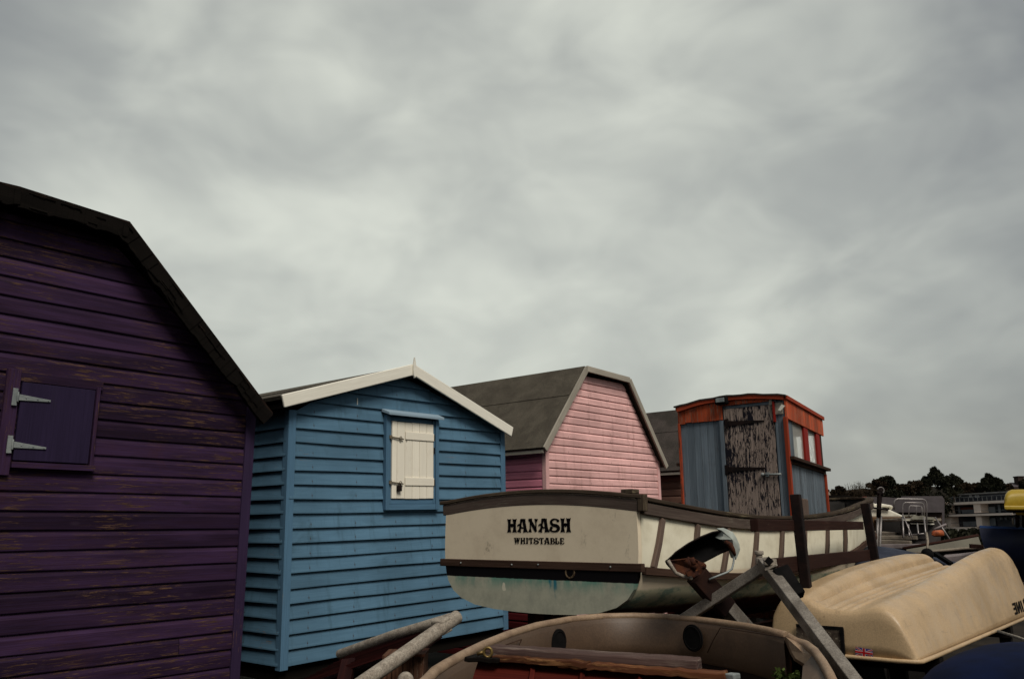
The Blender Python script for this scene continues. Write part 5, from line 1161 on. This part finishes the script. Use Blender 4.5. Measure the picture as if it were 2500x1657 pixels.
# dark yacht with nested steel pulpit hoops
a = at(2246, 1272, 12.0); r_ = farhull('dark_yacht', (a.x, a.y, a.z), (a.x + .9, a.y + 5.5, a.z + .15), .62, .42, mt['darkhull'], 'dark hulled yacht with pale deck edge and nested steel pulpit hoops')
bpy.context.view_layer.update()
part(polysheet([(2203, 1266), (2278, 1270), (2280, 1273), (2204, 1270)], 11.9, (.1, .5, 0)), 'deck_edge', mt['offwhite'], r_)
part(polysheet([(2222, 1276), (2281, 1277), (2281, 1280), (2224, 1279)], 11.85, (.1, .5, 0)), 'deck_edge', mt['offwhite'], r_)
part(polysheet([(2222, 1280), (2266, 1280), (2268, 1315), (2226, 1315)], 11.95, (.1, .9, 0)), 'stern', mt['darkhull'], r_)
def hoop(x0, x1, y0, yb0, yb1, d, rr_=.012):
    k = (x1 - x0) * .12; return [at(x0, yb0, d), at(x0, y0 + 8, d), at(x0 + k * .35, y0 + 2.5, d), at(x0 + k, y0, d), at(x1 - k, y0 + 1, d), at(x1 - k * .3, y0 + 4, d), at(x1, y0 + 11, d), at(x1 + 1, yb1, d)]
for (x0, x1, y0, b0, b1, d) in ((2183, 2262, 1217, 1244, 1320, 11.6), (2204, 2256, 1226, 1312, 1262, 11.9), (2219, 2250, 1234, 1262, 1262, 12.2), (2237, 2252, 1236, 1262, 1262, 12.4)):
    mb = MB(); mb.tube(hoop(x0, x1, y0, b0, b1, d), .008 if d > 11.7 else .010, 8); part(mb, 'pulpit_hoop', mt['tube'], r_)
for A, B in (((2204, 1255), (2228, 1312)), ((2283, 1262), (2319, 1316)), ((2204, 1262), (2206, 1312)), ((2256, 1262), (2262, 1320)), ((2218, 1280), (2220, 1308)), ((2210, 1306), (2256, 1302)), ((2262, 1318), (2272, 1330)), ((2240, 1278), (2242, 1303))):
    mb = MB(); mb.tube([at(*A, 11.5), at(*B, 11.3)], .010, 6); part(mb, 'stay', mt['tube'], r_)
part(polysheet([(2225, 1262), (2232, 1256), (2242, 1259), (2252, 1257), (2262, 1261), (2282, 1262), (2280, 1268), (2226, 1267)], 11.7, (0, .3, 0)), 'coiled_ropes', mt['greygreen'], r_)
# mast standing upright beside them
r_ = near_under('mast', at(2146, 1335, 10.0), 'upright aluminium mast with a dark fitting and ring at its head', 'mast')
for dx in (-3.5, 4): mb = MB(); p_, q_ = at(2143 + dx, 1350, 10), at(2147 + dx, 1258, 10); mb.tube([Vector((p_.x, p_.y, .0)), p_, q_], .016, 8); part(mb, 'track', mt['alu'], r_)
mb = MB(); mb.tube([at(2145, 1262, 10), at(2146, 1235, 10), at(2148, 1205, 10), at(2149, 1193, 10)], [.026, .026, .03, .022], 10); part(mb, 'mast_head', mt['iron'], r_)
mb = MB(); mb.tube([at(2150 + 8 * math.cos(k * .35 + 3.3), 1197 + 8 * math.sin(k * .35 + 3.3), 9.95) for k in range(12)], .008, 6); part(mb, 'head_ring', mt['alu'], r_)
mb = MB(); mb.ball(at(2144, 1203, 9.98), .02, n=8, m=6); mb.ball(at(2153, 1206, 9.98), .02, n=8, m=6); part(mb, 'sheave', mt['iron'], r_)
mb = MB(); mb.beam(at(2124, 1238, 9.9), at(2168, 1244, 9.9), .03, .022); part(mb, 'spreader', mt['iron'], r_, bevel=.004)
# stacked pale planks, long deck boat, blue boat with yellow cover, buoys
for i, (A, B, w_, lab) in enumerate((((2100, 1298), (2190, 1303), .05, 'topmost of the pale spars stacked beyond the boat bow'), ((2100, 1311), (2240, 1312), .06, 'middle one of the pale spars stacked beyond the boat bow'), ((2100, 1322), (2225, 1326), .075, 'lowest and thickest pale spar stacked beyond the boat bow'), ((2110, 1334), (2270, 1332), .06, 'reddish spar lying just above the grey blue tarpaulin'))):
    mb = MB(); mb.beam(at(*A, 12.6 - .3 * i), at(*B, 12.2 - .3 * i), .12, w_); tag(mb.build('spar', mt['palewood'] if i < 3 else mt['mauve'], bevel=.01), lab, 'spar', 'spars stacked in the yard')
mb = polysheet([(2085, 1352), (2092, 1340), (2102, 1337), (2112, 1343), (2116, 1354)], 9.3, (.1, .4, 0)); o = None
r_ = near_under('tarpaulin_cover', at(2230, 1380, 8.9), 'grey blue tarpaulin draped between the black post and the upturned cream dinghy', 'tarpaulin')
mb = MB(); rows = []
top = [(2084, 1352), (2094, 1339), (2106, 1337), (2125, 1331), (2150, 1333), (2180, 1337), (2215, 1344), (2250, 1352), (2290, 1361), (2330, 1370), (2375, 1381), (2420, 1392)]
for k, (x, y) in enumerate(top):
    wv = .03 * math.sin(k * 1.9); rows.append([at(x, y, 9.1) + Vector((.25, .5, -.10)), at(x, y, 9.1), at(x + 4, y + 14, 8.9 + wv), at(x + 6, y + 34, 8.8 - wv), at(x + 6, y + 75, 8.8)])
mb.rows(rows); part(mb, 'sheet', mt['tarp'], r_)
r_ = near_under('flat_deck_boat', at(2300, 1340, 9.6), 'low grey green boat deck with rust red rails under the navy hull', 'boat')
part(polysheet([(2212, 1338), (2290, 1325), (2388, 1308), (2396, 1331), (2350, 1337), (2300, 1341), (2230, 1349), (2214, 1346)], 9.7, (.15, .6, -.10)), 'deck', mt['greygreen'], r_)
mb = MB(); mb.tube([at(2205, 1338, 9.5), at(2300, 1322, 9.5), at(2388, 1306, 9.5)], .016, 8); part(mb, 'rail', mt['redbeam'], r_)
mb = MB(); mb.tube([at(2225, 1350, 9.5), at(2310, 1342, 9.5), at(2352, 1338, 9.5), at(2405, 1336, 9.5)], .014, 8); part(mb, 'rail', mt['palewood'], r_)
mb = MB(); mb.beam(at(2368, 1332, 9.4), at(2400, 1334, 9.4), .03, .045); part(mb, 'cleat', mt['redbeam'], r_)
mb = MB(); mb.beam(at(2270, 1351, 9.55), at(2405, 1341, 9.55), .04, .035); part(mb, 'lower_band', mt['rotten'], r_)
r_ = near_under('mauve_boat', at(2370, 1360, 9.0), 'pale mauve grey boat showing between the two humps of the upturned dinghy', 'boat')
part(polysheet([(2300, 1356), (2340, 1352), (2380, 1347), (2425, 1346), (2440, 1352), (2460, 1410), (2330, 1385)], 9.2, (.2, .8, 0)), 'hull', mt['mauve'], r_, bevel=.02)
mb = MB(); mb.beam(at(2282, 1350, 9.0), at(2322, 1376, 8.8), .05, .035); part(mb, 'boom', mt['rubber'], r_)
mb = MB(); mb.ball(at(2264, 1352, 8.6), .060, n=16, m=10); tag(mb.build('black_buoy', mt['rubber']), 'round black buoy on the grey blue tarpaulin', 'buoy')
mb = MB(); mb.tube([at(2264, 1346, 8.6), at(2265, 1320, 8.7), at(2262, 1300, 8.9)], .012, 6); tag(mb.build('rope', mt['palewood']), 'rope rising from the black buoy', 'rope')
mb = MB(); mb.tube([at(2279, 1307, 11.0), at(2281, 1302, 11.0), at(2297, 1301, 11.1), at(2300, 1307, 11.1)], [.025, .04, .045, .03], 12); tag(mb.build('orange_float', mt['orangebuoy'], bevel=.01), 'orange float lying between the yacht and the flats', 'float')
mb = MB(); mb.tube([at(2280, 1292, 10.9), at(2310, 1279, 10.9)], .014, 8); tag(mb.build('short_spar', mt['mauve']), 'short mauve spar slanting up above the orange float', 'spar')
a = at(2392, 1285, 8.6); r_ = near_under('navy_boat', Vector((a.x, a.y, 0)), 'navy blue boat hull with bright blue covered edge at the right edge', 'boat')
mb = MB(); rows = []
for k in range(12):
    f = k / 11; x = 2390 + 260 * f; dep = 8.6 + .2 * f
    rows.append([at(x, 1284 + 4 * math.sin(f * 3), dep), at(x + 4 * (1 - f), 1308, dep - .10), at(x + 14 * (1 - f), 1340, dep - .08), at(x + 34 * (1 - f), 1372, dep + .05), at(x + 60 * (1 - f), 1420, dep + .35)])
back = [[p + Vector((.72, 1.2, 0)) * (.25 + .75 * min(1, k / 5)) for p in rw] for k, rw in enumerate(rows)]
mb.rows(rows); mb.rows([[a_, b_] for a_, b_ in zip(rows[0], back[0])]); mb.rows(list(reversed(back))); part(mb, 'hull', mt['navy'], r_)
mb = MB(); mb.rows([[rw[0] + Vector((0, -.012, .008)), rw[0] + Vector((0, -.016, -.022))] for rw in rows]); mb.rows([[rw[0] + Vector((0, -.012, .008)), b_[0] + Vector((0, 0, .008))] for rw, b_ in zip(rows, back)]); part(mb, 'blue_cover', mt['cobalt'], r_)
for (x, y) in ((2478, 1272), (2492, 1272)):
    mb = MB(); c4 = [at(x - 5, y - 7, 8.7), at(x + 5, y - 7, 8.7), at(x + 5, y + 8, 8.7), at(x - 5, y + 8, 8.7)]; mb.tube(c4, .010, 6, closed=True); part(mb, 'deck_fitting', mt['palewood'], r_)
r_ = near_under('yellow_tank', at(2500, 1220, 8.3), 'bright yellow rounded plastic cover above the navy hull', 'cover')
mb = MB(); rows = []
for k, (x, yt) in enumerate(((2451.5, 1238), (2452, 1215), (2455, 1205), (2461, 1198), (2470, 1194.5), (2490, 1194), (2530, 1194), (2640, 1194))):
    rows.append([at(x, 1240, 8.3) , at(x, yt + (1240 - yt) * .4, 8.25), at(x, yt + (1240 - yt) * .1, 8.3), at(x, yt, 8.38), at(x + 14, yt, 8.9), at(x + 14, 1240, 9.1)])
mb.rows(rows); part(mb, 'cover_top', mt['yellow'], r_)
part(polysheet([(2451, 1233), (2640, 1235), (2640, 1245), (2453, 1244)], 8.22, (0, .8, 0)), 'lip', mt['yellow'], r_, bevel=.012)
part(polysheet([(2479, 1249), (2640, 1249), (2640, 1257), (2480, 1256)], 8.35, (0, .6, 0)), 'lower_moulding', mt['yellow'], r_, bevel=.01)
part(polysheet([(2454, 1245), (2640, 1246), (2640, 1249), (2470, 1249)], 8.3, (0, .7, 0)), 'dark_gap', mt['rubber'], r_)
for x in (2484, 2500): mb = MB(); mb.tube([at(x, 1257, 8.5), at(x, 1284, 8.6)], .02, 8); part(mb, 'support', mt['iron'], r_)

# ------------------------------------------------------------ far side: hill, trees, flats, sheds
mt['hill'] = plain('dark_wooded_slope', (.016, .013, .009), (.010, .009, .006), .3, .95, 0, .1, 0)
mt['leafdark'] = plain('dark_evergreen_foliage', (.022, .022, .012), (.012, .013, .008), .8, .8, 0, .1, 0)
mt['leafbrown'] = plain('brown_winter_foliage', (.040, .026, .015), (.022, .016, .010), .8, .85, 0, .1, 0)
mt['bark'] = plain('dark_bark', (.03, .022, .016), (.02, .015, .011), 2, .9, 0, .1, 0)
DT = 210.0
hp = []
for i in range(60):
    x = 1850 + 1100 * i / 59; p = at(x, interp([(1850, 1212), (2030, 1208), (2070, 1195), (2130, 1188), (2230, 1186), (2280, 1175), (2360, 1186), (2420, 1182), (2500, 1194), (2900, 1200)], x) + 1.5 * math.sin(i * 2.3), DT + 14); hp.append([Vector((p.x, p.y, 0)), Vector((p.x, p.y + 3, p.z * .8)), Vector((p.x, p.y + 10, p.z)), Vector((p.x, p.y + 90, p.z + 1)), Vector((p.x, p.y + 140, 0))])
mb = MB(); mb.rows(hp); tag(mb.build('hill', mt['hill']), kind='structure')
def tree(cx, top, half, label, mat, kind='round', dep=DT, seed=0, base=1245):
    rnd = random.Random(seed); P = at(cx, top, dep); s1 = dep / F_PX * 1.02; h = P.z; Rr = half * s1
    r_ = near_under('tree', Vector((P.x, dep, 0)), label, 'tree', 'trees on the far slope')
    mb = MB()
    if kind == 'bare':
        for k in range(34):
            a = rnd.uniform(-1, 1); x = P.x + a * Rr; zt_ = h * (1 - .10 * rnd.random()) - abs(a) ** 2 * Rr * .25 ; y_ = dep + rnd.uniform(-3, 3)
            p0 = Vector((P.x + a * Rr * .4, y_, h * .45)); p1 = Vector((x, y_, zt_)); mb.tube([p0, p0.lerp(p1, .6) + Vector((rnd.gauss(0, .15), 0, 0)), p1], [.10, .05, .02], 4, caps=False)
            for _ in range(5):
                q_ = p0.lerp(p1, rnd.uniform(.45, .95)); mb.tube([q_, q_ + Vector((rnd.gauss(0, .6), 0, rnd.uniform(.3, 1.0)))], [.035, .015], 3, caps=False)
        for k in range(900):
            a, b = rnd.gauss(0, .5), rnd.random() ** .6; c_ = Vector((P.x + a * Rr, dep + rnd.uniform(-2, 2), h * .35 + (h * .52) * b * (1 - .3 * min(1, abs(a))))); d1 = Vector((rnd.gauss(0, 1), rnd.gauss(0, 1), rnd.gauss(0, 1))).normalized() * .30; d2 = d1.cross(Vector((rnd.random(), 1, rnd.random()))).normalized() * .22
            mb.face([c_ - d1, c_ + d2, c_ + d1, c_ - d2])
    else:
        lumps = []
        if kind == 'round':
            for k in range(34):
                a = rnd.uniform(-1, 1); zz_ = rnd.random() ** 1.3; lumps.append((a * Rr * .95, rnd.uniform(-1, 1) * Rr * .5, h - Rr * (.22 + 1.5 * zz_) - abs(a) ** 2.0 * Rr * .42, Rr * rnd.uniform(.20, .30)))
        elif kind == 'conifer':
            for k in range(46):
                f = rnd.random() ** .7; wv = Rr * (.04 + 1.0 * f ** .85); a = rnd.uniform(-1, 1); lumps.append((a * wv, rnd.uniform(-1, 1) * wv * .5, h - Rr * .1 - f * Rr * 1.25, Rr * .11 + Rr * .12 * f))
        for (lx_, ly, lz_, lr) in lumps:
            for k in range(120):
                v = Vector((rnd.gauss(0, 1), rnd.gauss(0, 1), rnd.gauss(0, 1))).normalized() * lr * rnd.uniform(.5, 1.08); c_ = Vector((P.x + lx_, dep + ly, lz_)) + v
                d1 = (Vector((rnd.gauss(0, 1), rnd.gauss(0, 1), rnd.gauss(0, 1))) + v.normalized() * (1.5 if kind == 'conifer' else .3)).normalized() * (rnd.uniform(.25, .6) if kind == 'conifer' else rnd.uniform(.2, .42)); d2 = d1.cross(Vector((rnd.random(), 1, rnd.random()))).normalized() * d1.length * (.32 if kind == 'conifer' else .6)
                mb.face([c_ - d1 * .5, c_ + d2, c_ + d1, c_ - d2])
    part(mb, 'crown', mat, r_)
    mb = MB(); mb.tube([(P.x, dep, 0), (P.x + .2, dep, h * .35), (P.x, dep, h * .7)], [.45, .32, .15], 8); part(mb, 'trunk', mt['bark'], r_)
lt, bt_ = mt['leafdark'], mt['leafbrown']
for i, a in enumerate(((2024, 1190, 16, 'low brown bush just right of the wheelhouse', bt_, 'round'), (2048, 1187, 14, 'brown tree with a small pointed top, second from the wheelhouse', bt_, 'round'),
    (2078, 1176, 22, 'bare twiggy tree, first of the leafless ones', bt_, 'bare'), (2108, 1173, 22, 'bare twiggy tree between its leafless neighbour and the dome shaped tree', bt_, 'bare'),
    (2138, 1169, 20, 'brown rounded tree at the left foot of the dome shaped tree', bt_, 'round'), (2168, 1161, 25, 'dark dome shaped tree above the mast head', lt, 'round'), (2206, 1176, 22, 'low rounded tree right of the dome shaped tree', bt_, 'round'),
    (2236, 1172, 26, 'broad rounded tree left of the pointed conifer', bt_, 'round'), (2281, 1137, 36, 'tall dark conifer with a pointed ragged top', lt, 'conifer'), (2322, 1158, 26, 'dark tree leaning against the right side of the conifer', lt, 'round'),
    (2358, 1175, 22, 'low brown tree between the conifer and the round crowned pine', bt_, 'round'), (2384, 1177, 14, 'small brown tree touching the round crowned pine', bt_, 'round'), (2414, 1154, 27, 'spiky round crowned pine above the flats', lt, 'conifer'),
    (2428, 1166, 18, 'smaller dark tree on the right flank of the round crowned pine', lt, 'round'), (2458, 1180, 18, 'low dark tree left of the chimney house', bt_, 'round'), (2502, 1170, 12, 'dark tree at the right edge beside the chimney', lt, 'round'), (2180, 1190, 40, 'wide low dark thicket under the dome shaped tree', lt, 'round'), (2260, 1190, 50, 'wide low dark thicket under the conifer', lt, 'round'))):
    tree(a[0], a[1], a[2], a[3], a[4], a[5], seed=i + 11, dep=DT + (i % 3) * 4 - (8 if 'thicket' in a[3] else 0))
# house with chimney
mt['housewall'] = plain('dark_brick_house', (.045, .03, .024), (.03, .02, .017), .6, .9, 0, .1, 0)
mt['slate'] = plain('mauve_slate', (.085, .072, .075), (.06, .05, .052), .5, .8, 0, .2, 0)
p = at(2485, 1195, 230); r_ = near_under('chimney_house', Vector((p.x, p.y, 0)), 'dark brick house with a square chimney among the trees', 'house')
c_ = at(2485, 1178, 230); mb = MB(); mb.box(c_.x - 2.4, c_.x + 4, 228, 236, 0, c_.z - 1.2, axis=0); part(mb, 'wall', mt['housewall'], r_)
mb = MB(); z_ = c_.z - 1.2; mb.face([(c_.x - 2.6, 228, z_), (c_.x + 4, 228, z_), (c_.x + 3, 232, z_ + 1.4), (c_.x - 1.0, 232, z_ + 1.4)]); mb.face([(c_.x - 2.6, 236, z_), (c_.x - 2.6, 228, z_), (c_.x - 1, 232, z_ + 1.4)]); part(mb, 'roof', mt['slate'], r_)
a = at(2487, 1163, 230); mb = MB(); mb.box(a.x - .85, a.x + .85, 229, 231, z_ - 1, a.z - .2, axis=2); mb.box(a.x - 1.0, a.x + 1.0, 228.9, 231.1, a.z - .2, a.z + .1); part(mb, 'chimney', mt['housewall'], r_)
# pale gabled house and dark shed right of the wheelhouse
mt['dullcream'] = plain('dull_cream_render', (.33, .27, .21), (.27, .22, .18), .8, .8, 0, .2, 0)
mt['brickred'] = plain('red_tiles', (.16, .05, .035), (.10, .035, .03), .8, .8, 0, .2, 0)
r_ = near_under('gabled_house', at(2020, 1207, 150), 'small house with a pale gable and brown roof beside the wheelhouse', 'house')
a, b, c_, d_ = at(2006, 1210, 150), at(2012, 1197, 150), at(2025, 1199, 150), at(2029, 1210, 150); mb = polysheet([(2018, 1210), (2024, 1198.5), (2029, 1210), (2029, 1250), (2018, 1250)], 150, (0, 6, 0)); part(mb, 'gable_wall', mt['dullcream'], r_)
mb = polysheet([(2000, 1209), (2008, 1199), (2023, 1198), (2017, 1210)], 149.8, (0, .3, 0)); part(mb, 'roof', mt['brickred'], r_)
r_ = near_under('dark_shed', at(2050, 1225, 40), 'low black shed roof behind the bow of the fishing boat', 'shed')
part(polysheet([(1985, 1209), (2075, 1209), (2083, 1216), (2084, 1300), (1985, 1300)], 40, (0, 4, 0)), 'wall', mt['dark'], r_); part(polysheet([(1983, 1208), (2073, 1208), (2082, 1214), (1983, 1214)], 39.8, (0, 4.4, 0)), 'roof', mt['rotten'], r_)
r_ = near_under('slate_roofed_shed', at(2180, 1240, 95), 'long low building with mauve slate roof behind the cabin cruiser', 'building')
part(polysheet([(2108, 1222), (2300, 1222), (2300, 1300), (2108, 1300)], 95.5, (0, 8, 0)), 'wall', mt['housewall'], r_)
part(polysheet([(2112, 1212), (2165, 1213), (2205, 1216), (2300, 1216), (2304, 1250), (2110, 1250)], 95, (0, .4, 0)), 'roof', mt['slate'], r_); part(polysheet([(2105, 1212), (2116, 1211), (2118, 1222), (2106, 1222)], 94.5, (0, .4, 0)), 'end_tiles', mt['brickred'], r_)
r_ = near_under('far_terrace', at(2260, 1215, 120), 'grey roof line of a terrace between the slate shed and the flats', 'building')
part(polysheet([(2200, 1211), (2300, 1210), (2306, 1219), (2306, 1300), (2200, 1300)], 120, (0, 8, 0)), 'roof', mt['slate'], r_)
# block of flats
mt['render'] = plain('pinkish_render', (.90, .77, .66), (.80, .67, .57), .35, .8, 0, .2, 0)
mt['glassdark'] = plain('dark_window_glass', (.018, .022, .032), (.035, .04, .05), .6, .2, 0, .5, 0)
mt['paleblind'] = plain('pale_blind', (.20, .22, .24), (.14, .16, .18), .7, .6, 0, .2, 0)
mt['railm'] = plain('grey_railing', (.16, .17, .17), None, 1, .6, .2, .3, 0)
A_ = at(2500, 1305, 190); fx = Vector((A_.x, A_.y, 0)); fd = Vector((-.30, .954, 0)).normalized(); fdn = -fd
MFl = Matrix.Translation(fx) @ Matrix.Rotation(math.atan2(fd.y, fd.x), 4, 'Z')          # local x runs away from us along the front
r_ = empty('block_of_flats', MFl, 'three storey modern block of flats with pale balcony slabs and glass railings', 'flats')
nF = (MFl.to_3x3() @ Vector((0, 1, 0)))
def fl_(px, py, o=0.0):
    q_ = MFl.inverted() @ onplane(px, py, MFl @ Vector((0, o, 0)), nF); return q_.x, q_.z
sgnF = 1 if (CAM - fx).dot(nF) > 0 else -1
def fbox(px0, px1, py0, py1, o0, o1, name, mat, ref=None):
    x0 = fl_(px0, 1290)[0]; x1 = fl_(px1, 1290)[0]; rp = ref or (px0 + px1) / 2
    z1 = fl_(rp, py0)[1]; z0 = fl_(rp, py1)[1]; mb = MB(); a, b = sorted((x0, x1)); c_, d_ = sorted((sgnF * o0, sgnF * o1)); mb.box(a, b, c_, d_, min(z0, z1), max(z0, z1)); return mb.build(name, mat, r_)
X0, X1 = 2262, 2560
fbox(X0 + 4, X1, 1222, 1330, -9, -2.2, 'rear_wall', mt['glassdark'], 2400)
for (p0, p1, a, b, rf) in ((X0, 2322, 1226, 1233, 2300), (2322, X1, 1223, 1229, 2400), (2282, 2483, 1254.5, 1259.5, 2360), (2280, 2390, 1286, 1295.5, 2350)): fbox(p0, p1, a, b, -2.2, .9 if p0 != 2322 else .6, 'balcony_slab', mt['render'], rf)
for (p0, p1, a, b, rf) in ((2306, 2321, 1232, 1254.5, 2313), (2386, 2403, 1228, 1251, 2394), (2310, 2326, 1261, 1286, 2318), (2388, 2402, 1258, 1286, 2395), (2264, 2267, 1233, 1254, 2266), (2520, 2540, 1227, 1286, 2530)): fbox(p0, p1, a, b, -2.2, .3, 'pier', mt['render'], rf)
for (p0, p1, a, b, rf) in ((2284, 2289, 1236, 1254, 2286), (2296, 2304, 1235, 1254, 2300), (2330, 2334, 1235, 1252, 2332), (2404, 2420, 1236, 1250, 2412), (2428, 2433, 1230, 1250, 2430), (2403, 2417, 1264, 1282, 2410), (2460, 2468, 1262, 1280, 2464), (2378, 2385, 1262, 1280, 2381), (2338, 2372, 1244, 1252, 2355), (2338, 2374, 1272, 1284, 2356), (2429, 2435, 1262, 1268, 2432), (2440, 2446, 1262, 1268, 2443)): fbox(p0, p1, a, b, -2.1, -1.9, 'window_blind', mt['paleblind'], rf)
fbox(2336, 2376, 1237, 1243, -2.1, -1.95, 'brick_panel', mt['brickred'], 2356)
mb = MB(); zr0 = fl_(2400, 1222)[1]; zr1 = fl_(2400, 1211)[1]; xa, xb = fl_(X1, 1290)[0], fl_(2322, 1290)[0]
n = 20
for k in range(n + 1):
    x = xa + (xb - xa) * k / n; mb.box(x - .04, x + .04, sgnF * .3 - .04, sgnF * .3 + .04, zr0, zr1, axis=2)
mb.box(min(xa, xb), max(xa, xb), sgnF * .3 - .06, sgnF * .3 + .06, zr1, zr1 + .10, axis=0); mb.build('roof_railing', mt['railm'], r_)
fbox(2300, X1, 1203, 1223, -8, -3.5, 'penthouse', mt['glassdark'], 2400); fbox(2300, X1, 1200, 1203, -8.5, -2.8, 'penthouse_roof', mt['railm'], 2400)
for (p0, p1) in ((2306, 2313), (2316, 2322), (2324, 2330), (2350, 2356), (2364, 2368), (2370, 2374)): fbox(p0, p1, 1207, 1213, -3.45, -3.3, 'penthouse_blind', mt['paleblind'], (p0 + p1) / 2)
for (y0, y1, p0, p1) in ((1244, 1254, 2322, 2386), (1244, 1254, 2404, 2475), (1275, 1286, 2326, 2388)):
    fbox(p0, p1, y0, y0 + 1, .25, .33, 'balcony_railing', mt['railm'], (p0 + p1) / 2)
r_ = near_under('dark_hedge', at(2350, 1305, 70), 'dark hedge along the foot of the block of flats', 'hedge'); mb = MB(); rnd = random.Random(3)
for k in range(5200):
    px = rnd.uniform(2150, 2620); c_ = at(px, 1294 + 3 * math.sin(px * .11) + 2 * math.sin(px * .37), 70); c_.z -= rnd.random() * (c_.z); c_.y += rnd.uniform(-1, 1.5)
    d1 = Vector((rnd.gauss(0, 1), rnd.gauss(0, .5), rnd.gauss(0, 1))).normalized() * .22; d2 = d1.cross(Vector((rnd.random(), 1, rnd.random()))).normalized() * .16
    mb.face([c_ - d1, c_ + d2, c_ + d1, c_ - d2])
part(mb, 'foliage', mt['leafdark'], r_)
